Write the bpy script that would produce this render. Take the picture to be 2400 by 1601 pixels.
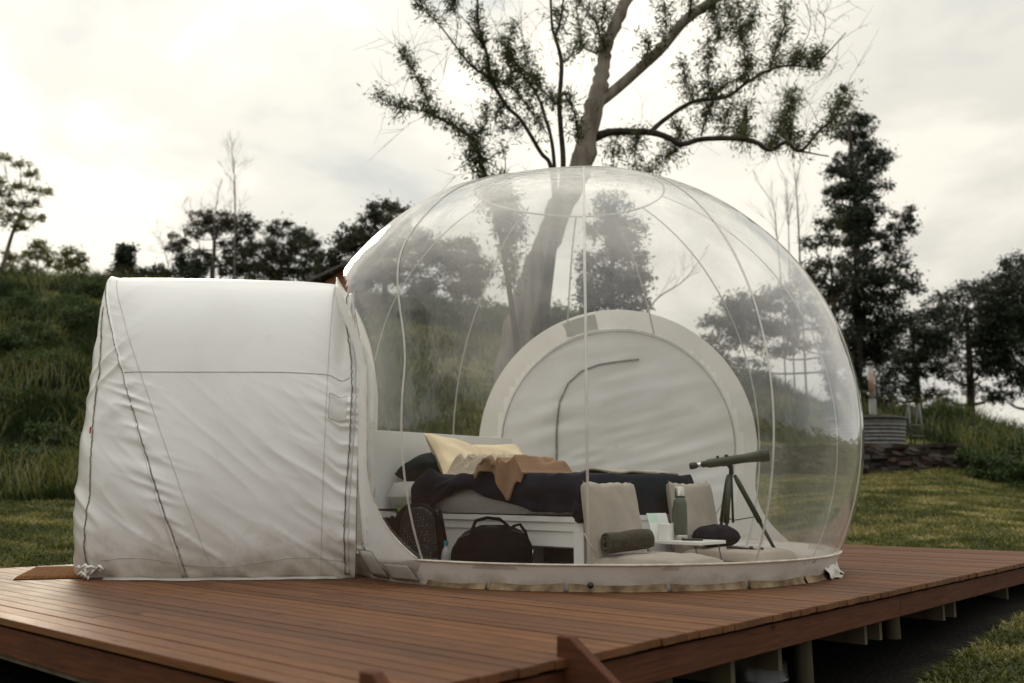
import bpy, bmesh, math, random
import numpy as np
from mathutils import Vector, Matrix

random.seed(7)
RNG = np.random.default_rng(11)
for o in list(bpy.data.objects):
    bpy.data.objects.remove(o, do_unlink=True)
SC = bpy.context.scene
COL = SC.collection
R = math.radians

# ---------------------------------------------------------------- camera
EYE = 0.60                      # eye height above the deck surface (deck top is z = 0)
PITCH = R(9.04)
FPX = 2200.0                    # focal length in pixels of the 2400 px wide photograph
cam_d = bpy.data.cameras.new("camera")
cam = bpy.data.objects.new("camera", cam_d)
COL.objects.link(cam)
cam.location = (0, 0, EYE)
cam.rotation_euler = (math.pi / 2 + PITCH, 0, 0)
cam_d.sensor_width = 36.0
cam_d.lens = 36.0 * FPX / 2400.0
cam_d.clip_start = 0.05
cam_d.clip_end = 3000
cam_d.dof.use_dof = True
cam_d.dof.focus_distance = 6.2
cam_d.dof.aperture_fstop = 1.5
SC.camera = cam

# ---------------------------------------------------------------- world / sky
SUN_AZ, SUN_EL = R(-24), R(22)
sun_vec = Vector((math.sin(SUN_AZ) * math.cos(SUN_EL), math.cos(SUN_AZ) * math.cos(SUN_EL), math.sin(SUN_EL)))
W = bpy.data.worlds.new("World")
SC.world = W
W.use_nodes = True
wn, wl = W.node_tree.nodes, W.node_tree.links
wn.clear()
wout = wn.new("ShaderNodeOutputWorld")
wbg = wn.new("ShaderNodeBackground")
wbg.inputs["Strength"].default_value = 0.1
sky = wn.new("ShaderNodeTexSky")
sky.sky_type = 'NISHITA'
sky.sun_disc = False
sky.sun_elevation = SUN_EL
sky.sun_rotation = SUN_AZ
sky.air_density = 1.0
sky.dust_density = 2.0
tc = wn.new("ShaderNodeTexCoord")
mp = wn.new("ShaderNodeMapping")
mp.inputs["Scale"].default_value = (1.0, 1.0, 2.0)
mp.inputs["Location"].default_value = (3.1, 0.4, 1.7)
wl.new(tc.outputs["Generated"], mp.inputs["Vector"])
cn = wn.new("ShaderNodeTexNoise")
cn.inputs["Scale"].default_value = 2.9
cn.inputs["Detail"].default_value = 6.0
cn.inputs["Roughness"].default_value = 0.5
cn.inputs["Distortion"].default_value = 0.25
wl.new(mp.outputs["Vector"], cn.inputs["Vector"])
# cloud cover: nearly closed, with thin gaps
cov = wn.new("ShaderNodeMapRange")
cov.interpolation_type = 'SMOOTHSTEP'
cov.inputs["From Min"].default_value = 0.26
cov.inputs["From Max"].default_value = 0.38
cov.inputs["To Min"].default_value = 0.7
cov.inputs["To Max"].default_value = 1.0
wl.new(cn.outputs["Fac"], cov.inputs["Value"])
# cloud brightness
cr = wn.new("ShaderNodeValToRGB")
cr.color_ramp.interpolation = 'EASE'
cr.color_ramp.elements[0].position = 0.36
cr.color_ramp.elements[0].color = (.58, .61, .62, 1)
cr.color_ramp.elements[1].position = 0.61
cr.color_ramp.elements[1].color = (1.0, .98, .92, 1)
e = cr.color_ramp.elements.new(0.50)
e.color = (.79, .78, .745, 1)
wl.new(cn.outputs["Fac"], cr.inputs["Fac"])
# the veiled sun brightens the cloud around it
dot = wn.new("ShaderNodeVectorMath")
dot.operation = 'DOT_PRODUCT'
nrm = wn.new("ShaderNodeVectorMath")
nrm.operation = 'NORMALIZE'
wl.new(tc.outputs["Generated"], nrm.inputs[0])
wl.new(nrm.outputs["Vector"], dot.inputs[0])
dot.inputs[1].default_value = sun_vec
mx0 = wn.new("ShaderNodeMath"); mx0.operation = 'MAXIMUM'; mx0.inputs[1].default_value = 0.0
wl.new(dot.outputs["Value"], mx0.inputs[0])
pw = wn.new("ShaderNodeMath"); pw.operation = 'POWER'; pw.inputs[1].default_value = 6.0
wl.new(mx0.outputs[0], pw.inputs[0])
gl = wn.new("ShaderNodeMath"); gl.operation = 'MULTIPLY_ADD'
gl.inputs[1].default_value = 2.5; gl.inputs[2].default_value = 9.9
wl.new(pw.outputs[0], gl.inputs[0])
# an overcast sky is brighter towards the zenith than near the horizon
sxyz = wn.new("ShaderNodeSeparateXYZ"); wl.new(nrm.outputs["Vector"], sxyz.inputs[0])
zc_ = wn.new("ShaderNodeMath"); zc_.operation = 'MAXIMUM'; zc_.inputs[1].default_value = 0.0
wl.new(sxyz.outputs["Z"], zc_.inputs[0])
zp_ = wn.new("ShaderNodeMath"); zp_.operation = 'POWER'; zp_.inputs[1].default_value = 2.5
wl.new(zc_.outputs[0], zp_.inputs[0])
zm_ = wn.new("ShaderNodeMath"); zm_.operation = 'MULTIPLY_ADD'; zm_.inputs[1].default_value = 1.7; zm_.inputs[2].default_value = 1.0
wl.new(zp_.outputs[0], zm_.inputs[0])
gz_ = wn.new("ShaderNodeMath"); gz_.operation = 'MULTIPLY'
wl.new(gl.outputs[0], gz_.inputs[0]); wl.new(zm_.outputs[0], gz_.inputs[1])
cm = wn.new("ShaderNodeVectorMath"); cm.operation = 'SCALE'
wl.new(cr.outputs["Color"], cm.inputs[0])
wl.new(gz_.outputs[0], cm.inputs["Scale"])
skm = wn.new("ShaderNodeMix"); skm.data_type = 'RGBA'
wl.new(cov.outputs[0], skm.inputs["Factor"])
wl.new(sky.outputs["Color"], skm.inputs["A"])
# warm towards the veiled sun, cooler on the side away from it
wf = wn.new("ShaderNodeMapRange"); wf.interpolation_type = 'SMOOTHSTEP'
wf.inputs["From Min"].default_value = -0.1; wf.inputs["From Max"].default_value = 0.75
wl.new(dot.outputs["Value"], wf.inputs["Value"])
wt = wn.new("ShaderNodeMix"); wt.data_type = 'RGBA'
wt.inputs["A"].default_value = (0.985, 1.0, 1.03, 1); wt.inputs["B"].default_value = (1.0, 0.975, 0.915, 1)
wl.new(wf.outputs[0], wt.inputs["Factor"])
wm = wn.new("ShaderNodeVectorMath"); wm.operation = 'MULTIPLY'
wl.new(cm.outputs["Vector"], wm.inputs[0]); wl.new(wt.outputs["Result"], wm.inputs[1])
wl.new(wm.outputs["Vector"], skm.inputs["B"])
wl.new(skm.outputs["Result"], wbg.inputs["Color"])
wl.new(wbg.outputs[0], wout.inputs["Surface"])

# ---------------------------------------------------------------- sun (veiled by cloud)
sd = bpy.data.lights.new("sun", 'SUN')
sd.energy = 1.5
sd.angle = R(14)
sd.color = (1.0, 0.87, 0.68)
so = bpy.data.objects.new("sun", sd)
COL.objects.link(so)
so.rotation_euler = (-sun_vec).to_track_quat('-Z', 'Y').to_euler()
so.location = sun_vec * 50

SC.view_settings.view_transform = 'Standard'
SC.view_settings.look = 'None'
SC.view_settings.exposure = -0.14
SC.view_settings.gamma = 1.0
SC.view_settings.use_curve_mapping = False
SC.render.engine = 'CYCLES'
SC.cycles.use_denoising = True
SC.cycles.max_bounces = 8
SC.cycles.diffuse_bounces = 3
SC.cycles.glossy_bounces = 3
SC.cycles.transmission_bounces = 6
SC.cycles.transparent_max_bounces = 24
SC.cycles.caustics_reflective = False
SC.cycles.caustics_refractive = False
SC.cycles.sample_clamp_indirect = 8.0

# ================================================================ helpers
CP, SP = math.cos(PITCH), math.sin(PITCH)


def P(px, py, d):
    """world point seen at photo pixel (px, py) when it stands d metres in front of the camera"""
    u, v = px - 1200.0, 800.5 - py
    fwd = FPX * CP - v * SP
    up = v * CP + FPX * SP
    return np.array((u / fwd * d, d, EYE + up / fwd * d))


def pxm(d):
    return d / FPX            # metres per photo pixel at distance d (roughly)


def link(o, parent=None):
    COL.objects.link(o)
    if parent is not None:
        o.parent = parent
    return o


def build(name, V, F, mat, parent=None, smooth=True, tint=None, loc=None):
    """one mesh object from vertices and faces (faces: list, or an (n,k) int array)"""
    V = np.asarray(V, dtype=np.float32)
    if loc is not None:
        V = V - np.asarray(loc, dtype=np.float32)
    me = bpy.data.meshes.new(name)
    if isinstance(F, np.ndarray):
        k = F.shape[1]
        me.vertices.add(len(V)); me.vertices.foreach_set("co", V.ravel())
        me.loops.add(F.size); me.loops.foreach_set("vertex_index", F.astype(np.int32).ravel())
        me.polygons.add(len(F)); me.polygons.foreach_set("loop_start", np.arange(0, F.size, k, dtype=np.int32))
    else:
        me.from_pydata([tuple(map(float, v)) for v in V], [], [tuple(map(int, f)) for f in F])
    me.update(calc_edges=True)
    me.validate()
    if smooth:
        me.polygons.foreach_set("use_smooth", np.ones(len(me.polygons), dtype=bool))
    if tint is not None:
        a = me.attributes.new("tint", 'FLOAT', 'POINT')
        a.data.foreach_set("value", np.asarray(tint, dtype=np.float32))
    if mat is not None:
        me.materials.append(mat)
    o = bpy.data.objects.new(name, me)
    if loc is not None:
        o.location = loc
    return link(o, parent)


def tag(o, label=None, cat=None, group=None, kind=None):
    if label: o["label"] = label
    if cat: o["category"] = cat
    if group: o["group"] = group
    if kind: o["kind"] = kind
    return o


def empty(name, loc=(0, 0, 0), rz=0.0, label=None, cat=None, group=None, kind=None, rot=None):
    o = bpy.data.objects.new(name, None)
    o.empty_display_size = 0.1
    o.location = loc
    o.rotation_euler = rot if rot else (0, 0, rz)
    link(o)
    return tag(o, label, cat, group, kind)


class MB:
    """collects pieces of one mesh"""
    def __init__(s):
        s.V, s.F, s.T, s.n = [], [], [], 0

    def add(s, V, F, t=0.5):
        V = np.asarray(V, dtype=np.float64).reshape(-1, 3)
        s.V.append(V)
        s.F.extend([tuple(i + s.n for i in f) for f in F])
        s.T.append(np.full(len(V), t))
        s.n += len(V)
        return s

    def box(s, c, size, rz=0.0, M=None):
        x, y, z = [q / 2 for q in size]
        V = np.array([(-x, -y, -z), (x, -y, -z), (x, y, -z), (-x, y, -z), (-x, -y, z), (x, -y, z), (x, y, z), (-x, y, z)])
        if rz:
            c_, s_ = math.cos(rz), math.sin(rz)
            V = V @ np.array([[c_, s_, 0], [-s_, c_, 0], [0, 0, 1]])
        if M is not None:
            V = V @ np.array(M.to_3x3()).T
        V = V + np.array(c)
        return s.add(V, [(0, 3, 2, 1), (4, 5, 6, 7), (0, 1, 5, 4), (1, 2, 6, 5), (2, 3, 7, 6), (3, 0, 4, 7)])

    def tube(s, pts, rad, n=6, cap=True, t=0.5):
        pts = np.asarray(pts, dtype=np.float64)
        m = len(pts)
        rad = np.full(m, rad) if np.isscalar(rad) else np.asarray(rad, dtype=np.float64)
        tan = np.gradient(pts, axis=0)
        tan /= np.linalg.norm(tan, axis=1)[:, None] + 1e-12
        ref = np.array((0.0, 0, 1)) if abs(tan[0, 2]) < 0.9 else np.array((1.0, 0, 0))
        V = []
        a = np.cross(tan[0], ref); a /= np.linalg.norm(a) + 1e-12
        ang = np.linspace(0, 2 * math.pi, n, endpoint=False)
        ca, sa = np.cos(ang)[:, None], np.sin(ang)[:, None]
        for i in range(m):
            a = a - tan[i] * (a @ tan[i]); a /= np.linalg.norm(a) + 1e-12
            b = np.cross(tan[i], a)
            V.append(pts[i] + rad[i] * (ca * a + sa * b))
        F = []
        for i in range(m - 1):
            for j in range(n):
                k = (j + 1) % n
                F.append((i * n + j, i * n + k, (i + 1) * n + k, (i + 1) * n + j))
        if cap:
            F.append(tuple(range(n - 1, -1, -1)))
            F.append(tuple((m - 1) * n + j for j in range(n)))
        return s.add(np.concatenate(V), F, t)

    def lathe(s, prof, c=(0, 0, 0), n=20, M=None):
        """prof: (radius, height) pairs, closed at both ends"""
        V, F = [], []
        for r, z in prof:
            for j in range(n):
                a = 2 * math.pi * j / n
                V.append((r * math.cos(a), r * math.sin(a), z))
        for i in range(len(prof) - 1):
            for j in range(n):
                k = (j + 1) % n
                F.append((i * n + j, i * n + k, (i + 1) * n + k, (i + 1) * n + j))
        F.append(tuple(range(n - 1, -1, -1)))
        F.append(tuple((len(prof) - 1) * n + j for j in range(n)))
        V = np.array(V)
        if M is not None:
            V = V @ np.array(M.to_3x3()).T
        return s.add(V + np.array(c), F)

    def build(s, name, mat, parent=None, smooth=False, tint=False, loc=None, auto=None):
        o = build(name, np.concatenate(s.V), s.F, mat, parent, smooth, np.concatenate(s.T) if tint else None, loc)
        if auto is not None:
            set_auto(o, auto)
        return o


def set_auto(o, deg):
    """smooth shading with sharp edges above an angle"""
    me = o.data
    bm = bmesh.new(); bm.from_mesh(me)
    for f in bm.faces: f.smooth = True
    for ed in bm.edges:
        if len(ed.link_faces) == 2 and ed.calc_face_angle(0) > R(deg): ed.smooth = False
    bm.to_mesh(me); bm.free()


def bevel(o, w, seg=2):
    m = o.modifiers.new("bevel", 'BEVEL')
    m.width = w; m.segments = seg; m.limit_method = 'ANGLE'; m.angle_limit = R(40)
    return o


def solid(o, t, off=0.0):
    m = o.modifiers.new("solid", 'SOLIDIFY')
    m.thickness = t; m.offset = off
    return o


def grid_faces(nr, nc, wrap=False):
    i = np.arange(nr - 1)[:, None]; j = np.arange(nc if wrap else nc - 1)[None, :]
    k = (j + 1) % nc
    return np.stack([i * nc + j, i * nc + k, (i + 1) * nc + k, (i + 1) * nc + j], axis=-1).reshape(-1, 4)


_perm = RNG.random((64, 64))


def vnoise(x, y):
    """smooth value noise in 0..1 (arrays)"""
    x = np.asarray(x, float); y = np.asarray(y, float)
    xi = np.floor(x).astype(int); yi = np.floor(y).astype(int)
    fx = x - xi; fy = y - yi
    fx = fx * fx * (3 - 2 * fx); fy = fy * fy * (3 - 2 * fy)
    g = lambda a, b: _perm[a % 64, b % 64]
    return (g(xi, yi) * (1 - fx) + g(xi + 1, yi) * fx) * (1 - fy) + (g(xi, yi + 1) * (1 - fx) + g(xi + 1, yi + 1) * fx) * fy


def fbm(x, y, o=3):
    s = 0; a = 0.5; n = 0
    for i in range(o):
        s = s + a * vnoise(np.asarray(x) * 2 ** i + 17.3 * i, np.asarray(y) * 2 ** i + 5.1 * i); n += a; a *= 0.5
    return s / n


def sstep(a, b, x):
    t = np.clip((np.asarray(x, float) - a) / (b - a), 0, 1)
    return t * t * (3 - 2 * t)


# ---------------------------------------------------------------- materials
def mat(name, c1, c2=None, scale=8.0, rough=0.6, spec=0.5, metal=0.0, bump=0.0, bscale=None, detail=4, stretch=None,
        sheen=0.0, transl=0.0, lo=0.35, hi=0.65, coords="Object", rand=0.0, bdist=0.01, rough2=None):
    """procedural material: two colours mixed by noise, with relief"""
    m = bpy.data.materials.new(name)
    m.use_nodes = True
    nt = m.node_tree; N, L = nt.nodes, nt.links
    b = N["Principled BSDF"]
    b.inputs["Roughness"].default_value = rough
    b.inputs["Specular IOR Level"].default_value = spec
    b.inputs["Metallic"].default_value = metal
    if sheen:
        b.inputs["Sheen Weight"].default_value = sheen
    t = N.new("ShaderNodeTexCoord")
    mpn = N.new("ShaderNodeMapping")
    if stretch: mpn.inputs["Scale"].default_value = stretch
    L.new(t.outputs[coords], mpn.inputs["Vector"])
    if rand:
        oi = N.new("ShaderNodeObjectInfo")
        sc_ = N.new("ShaderNodeVectorMath"); sc_.operation = 'SCALE'
        sc_.inputs[0].default_value = (37.0, 19.0, 53.0)
        L.new(oi.outputs["Random"], sc_.inputs["Scale"])
        L.new(sc_.outputs["Vector"], mpn.inputs["Location"])
    n = N.new("ShaderNodeTexNoise")
    n.inputs["Scale"].default_value = scale; n.inputs["Detail"].default_value = detail
    L.new(mpn.outputs["Vector"], n.inputs["Vector"])
    mr = N.new("ShaderNodeMapRange")
    mr.inputs["From Min"].default_value = lo; mr.inputs["From Max"].default_value = hi
    L.new(n.outputs["Fac"], mr.inputs["Value"])
    mixn = N.new("ShaderNodeMix"); mixn.data_type = 'RGBA'
    mixn.inputs["A"].default_value = (*c1, 1); mixn.inputs["B"].default_value = (*(c2 or c1), 1)
    L.new(mr.outputs[0], mixn.inputs["Factor"])
    colr = mixn.outputs["Result"]
    if rand:
        hv = N.new("ShaderNodeHueSaturation")
        vr = N.new("ShaderNodeMapRange"); vr.inputs["To Min"].default_value = 1 - rand; vr.inputs["To Max"].default_value = 1 + rand
        L.new(oi.outputs["Random"], vr.inputs["Value"]); L.new(vr.outputs[0], hv.inputs["Value"])
        L.new(colr, hv.inputs["Color"]); colr = hv.outputs["Color"]
    L.new(colr, b.inputs["Base Color"])
    if rough2 is not None:
        rr = N.new("ShaderNodeMapRange"); rr.inputs["To Min"].default_value = rough; rr.inputs["To Max"].default_value = rough2
        L.new(mr.outputs[0], rr.inputs["Value"]); L.new(rr.outputs[0], b.inputs["Roughness"])
    if bump:
        n2 = N.new("ShaderNodeTexNoise"); n2.inputs["Scale"].default_value = bscale or scale * 3; n2.inputs["Detail"].default_value = 3
        L.new(mpn.outputs["Vector"], n2.inputs["Vector"])
        bp = N.new("ShaderNodeBump"); bp.inputs["Strength"].default_value = bump; bp.inputs["Distance"].default_value = bdist
        L.new(n2.outputs["Fac"], bp.inputs["Height"]); L.new(bp.outputs[0], b.inputs["Normal"])
    if transl:
        tr = N.new("ShaderNodeBsdfTranslucent"); L.new(colr, tr.inputs["Color"])
        ms = N.new("ShaderNodeMixShader"); ms.inputs[0].default_value = transl
        L.new(b.outputs[0], ms.inputs[1]); L.new(tr.outputs[0], ms.inputs[2])
        L.new(ms.outputs[0], N["Material Output"].inputs["Surface"])
    return m


def leaf_mat(name, ca, cb, cc, transl=0.35, rough=0.5, tcol=(1.25, 1.3, 0.7)):
    """foliage: colour varies leaf by leaf (attribute), light comes through from behind"""
    m = bpy.data.materials.new(name)
    m.use_nodes = True
    nt = m.node_tree; N, L = nt.nodes, nt.links
    b = N["Principled BSDF"]
    b.inputs["Roughness"].default_value = rough
    b.inputs["Specular IOR Level"].default_value = 0.35
    at = N.new("ShaderNodeAttribute"); at.attribute_name = "tint"
    rp = N.new("ShaderNodeValToRGB")
    rp.color_ramp.elements[0].color = (*ca, 1); rp.color_ramp.elements[0].position = 0.1
    rp.color_ramp.elements[1].color = (*cc, 1); rp.color_ramp.elements[1].position = 0.95
    e = rp.color_ramp.elements.new(0.55); e.color = (*cb, 1)
    L.new(at.outputs["Fac"], rp.inputs["Fac"])
    L.new(rp.outputs[0], b.inputs["Base Color"])
    mu = N.new("ShaderNodeVectorMath"); mu.operation = 'MULTIPLY'; mu.inputs[1].default_value = tcol
    L.new(rp.outputs[0], mu.inputs[0])
    tr = N.new("ShaderNodeBsdfTranslucent"); L.new(mu.outputs[0], tr.inputs["Color"])
    ms = N.new("ShaderNodeMixShader"); ms.inputs[0].default_value = transl
    L.new(b.outputs[0], ms.inputs[1]); L.new(tr.outputs[0], ms.inputs[2])
    L.new(ms.outputs[0], N["Material Output"].inputs["Surface"])
    return m


M = {}
M["leaf_main"] = leaf_mat("leaf_gum", (0.022, 0.032, 0.008), (0.055, 0.070, 0.016), (0.14, 0.14, 0.035), 0.38)
M["leaf_dark"] = leaf_mat("leaf_dark", (0.006, 0.011, 0.005), (0.013, 0.022, 0.008), (0.034, 0.045, 0.014), 0.18)
M["leaf_mid"] = leaf_mat("leaf_olive", (0.013, 0.016, 0.006), (0.028, 0.032, 0.011), (0.075, 0.070, 0.024), 0.28)
M["leaf_pale"] = leaf_mat("leaf_backlit", (0.06, 0.065, 0.02), (0.12, 0.12, 0.045), (0.22, 0.20, 0.08), 0.5)  # glare and backlight on the far trees, put into a paler leaf colour
M["leaf_shrub"] = leaf_mat("leaf_shrub", (0.016, 0.030, 0.008), (0.040, 0.066, 0.016), (0.085, 0.115, 0.03), 0.3)
M["grass_lawn"] = leaf_mat("grass_lawn", (0.048, 0.058, 0.014), (0.125, 0.128, 0.036), (0.34, 0.29, 0.135), 0.3, 0.6)
M["grass_tall"] = leaf_mat("grass_tall", (0.015, 0.027, 0.006), (0.048, 0.068, 0.015), (0.20, 0.185, 0.08), 0.35, 0.6)
M["bark_pale"] = mat("bark_pale", (0.25, 0.215, 0.18), (0.105, 0.085, 0.07), 2.2, 0.85, 0.2, bump=0.5, bscale=9, stretch=(3, 3, 0.5), detail=6, lo=0.42, hi=0.7, bdist=0.03)
M["bark_dark"] = mat("bark_dark", (0.060, 0.046, 0.036), (0.022, 0.018, 0.015), 6, 0.9, 0.2, bump=0.5)
M["bark_grey"] = mat("bark_grey", (0.16, 0.13, 0.11), (0.07, 0.058, 0.05), 4, 0.9, 0.2, bump=0.4)
M["twig_dead"] = mat("twig_dead", (0.19, 0.155, 0.13), (0.10, 0.08, 0.065), 5, 0.9, 0.2)
M["fabric"] = mat("white_nylon", (0.84, 0.83, 0.81), (0.76, 0.745, 0.71), 1.7, 0.25, 0.75, bump=0.10, bscale=24, detail=5, transl=0.16, lo=0.45, hi=0.8)
M["vinyl"] = mat("white_vinyl", (0.85, 0.84, 0.82), (0.77, 0.75, 0.71), 1.4, 0.30, 0.5, bump=0.05, bscale=14, transl=0.38, lo=0.45, hi=0.8)
M["band"] = mat("grimy_vinyl", (0.78, 0.755, 0.71), (0.56, 0.50, 0.42), 2.6, 0.38, 0.5, bump=0.12, bscale=10, detail=7, lo=0.5, hi=0.85)
M["flap"] = mat("stained_flap", (0.30, 0.215, 0.125), (0.10, 0.06, 0.03), 9, 0.75, 0.3, bump=0.3, detail=6)
M["seam"] = mat("seam_tape", (0.13, 0.11, 0.09), (0.38, 0.34, 0.29), 60, 0.8, 0.2, bump=0.5)
M["thread"] = mat("seam_thread", (0.40, 0.38, 0.35), (0.52, 0.49, 0.45), 30, 0.8, 0.2)
M["cord"] = mat("cream_cord", (0.72, 0.67, 0.58), (0.52, 0.45, 0.35), 12, 0.6, 0.3)
M["sheet"] = mat("groundsheet", (0.48, 0.45, 0.41), (0.38, 0.355, 0.32), 3, 0.55, 0.4, bump=0.1)
M["bed_white"] = mat("white_laminate", (0.74, 0.73, 0.70), (0.70, 0.69, 0.66), 2, 0.35, 0.5)
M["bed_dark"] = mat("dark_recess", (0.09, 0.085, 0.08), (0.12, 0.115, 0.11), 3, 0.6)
M["linen"] = mat("grey_linen", (0.56, 0.545, 0.52), (0.50, 0.485, 0.46), 8, 0.85, 0.2, bump=0.15, bscale=60, sheen=0.2)
M["quilt"] = mat("navy_quilt", (0.0075, 0.0098, 0.0170), (0.012, 0.0150, 0.024), 6, 0.85, 0.1, bump=0.35, bscale=12, sheen=0.0)
M["cream"] = mat("cream_cotton", (0.80, 0.655, 0.44), (0.74, 0.60, 0.40), 4, 0.85, 0.2, bump=0.2, bscale=40, sheen=0.15)
M["knit_cream"] = mat("cream_knit", (0.60, 0.50, 0.39), (0.50, 0.41, 0.32), 60, 0.95, 0.1, bump=0.8, bscale=90, sheen=0.3)
M["knit_brown"] = mat("brown_knit", (0.33, 0.195, 0.112), (0.27, 0.155, 0.088), 90, 0.95, 0.1, bump=0.9, bscale=120, sheen=0.2)
M["canvas"] = mat("beige_canvas", (0.40, 0.355, 0.295), (0.345, 0.305, 0.25), 5, 0.9, 0.15, bump=0.25, bscale=30, sheen=0.15)
M["towel"] = mat("olive_towel", (0.055, 0.047, 0.030), (0.030, 0.027, 0.017), 30, 0.95, 0.1, bump=0.8, bscale=110, sheen=0.2)
M["navy"] = mat("navy_fleece", (0.012, 0.012, 0.018), (0.02, 0.02, 0.027), 20, 0.95, 0.1, bump=0.4)
M["bag"] = mat("black_nylon", (0.0030, 0.0030, 0.0030), (0.005, 0.005, 0.0047), 10, 0.85, 0.08, bump=0.3, bscale=40)
M["plastic_black"] = mat("black_plastic", (0.012, 0.012, 0.011), (0.018, 0.018, 0.016), 10, 0.4, 0.4)
M["scope"] = mat("olive_rubber", (0.028, 0.032, 0.015), (0.018, 0.02, 0.011), 6, 0.38, 0.5)
M["chrome"] = mat("steel_bright", (0.72, 0.70, 0.67), (0.66, 0.64, 0.61), 3, 0.22, 0.5, metal=1.0)
M["steel"] = mat("brushed_steel", (0.62, 0.58, 0.54), (0.55, 0.52, 0.48), 30, 0.33, 0.5, metal=1.0, stretch=(1, 1, 0.1))
M["flask"] = mat("green_enamel", (0.10, 0.115, 0.085), (0.085, 0.10, 0.072), 40, 0.42, 0.4, bump=0.08, bscale=200)
M["paper"] = mat("white_card", (0.80, 0.79, 0.77), (0.76, 0.75, 0.73), 5, 0.6, 0.3)
M["bottle"] = mat("clear_plastic", (0.55, 0.56, 0.55), (0.7, 0.7, 0.7), 12, 0.2, 0.5, transl=0.5)
M["teal"] = mat("teal_cap", (0.02, 0.20, 0.27), (0.02, 0.17, 0.24), 5, 0.4)
M["lime"] = mat("lime_plastic", (0.22, 0.45, 0.10), (0.18, 0.40, 0.08), 5, 0.5)
M["coir"] = mat("coir", (0.27, 0.125, 0.045), (0.14, 0.06, 0.022), 55, 0.95, 0.1, bump=1.0, bscale=160, bdist=0.02)
M["timber_raw"] = mat("pale_timber", (0.16, 0.13, 0.085), (0.09, 0.072, 0.05), 6, 0.8, 0.2, bump=0.3, stretch=(1, 1, 0.2))
M["timber_dark"] = mat("dark_timber", (0.07, 0.05, 0.034), (0.04, 0.03, 0.022), 6, 0.8, 0.2, bump=0.3)
M["drum"] = mat("black_drum", (0.02, 0.02, 0.02), (0.03, 0.03, 0.03), 6, 0.25, 0.5)
M["galv"] = mat("galvanised", (0.17, 0.165, 0.155), (0.11, 0.108, 0.10), 9, 0.5, 0.5, metal=0.7)
M["rust"] = mat("rusty_pipe", (0.34, 0.335, 0.33), (0.30, 0.15, 0.07), 3.0, 0.6, 0.4, metal=0.3, lo=0.45, hi=0.6)
M["terracotta"] = mat("pink_render", (0.50, 0.255, 0.165), (0.44, 0.22, 0.14), 3, 0.9, 0.2)
M["roof"] = mat("roof_sheet", (0.085, 0.08, 0.072), (0.05, 0.047, 0.042), 4, 0.6, 0.4)


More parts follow.
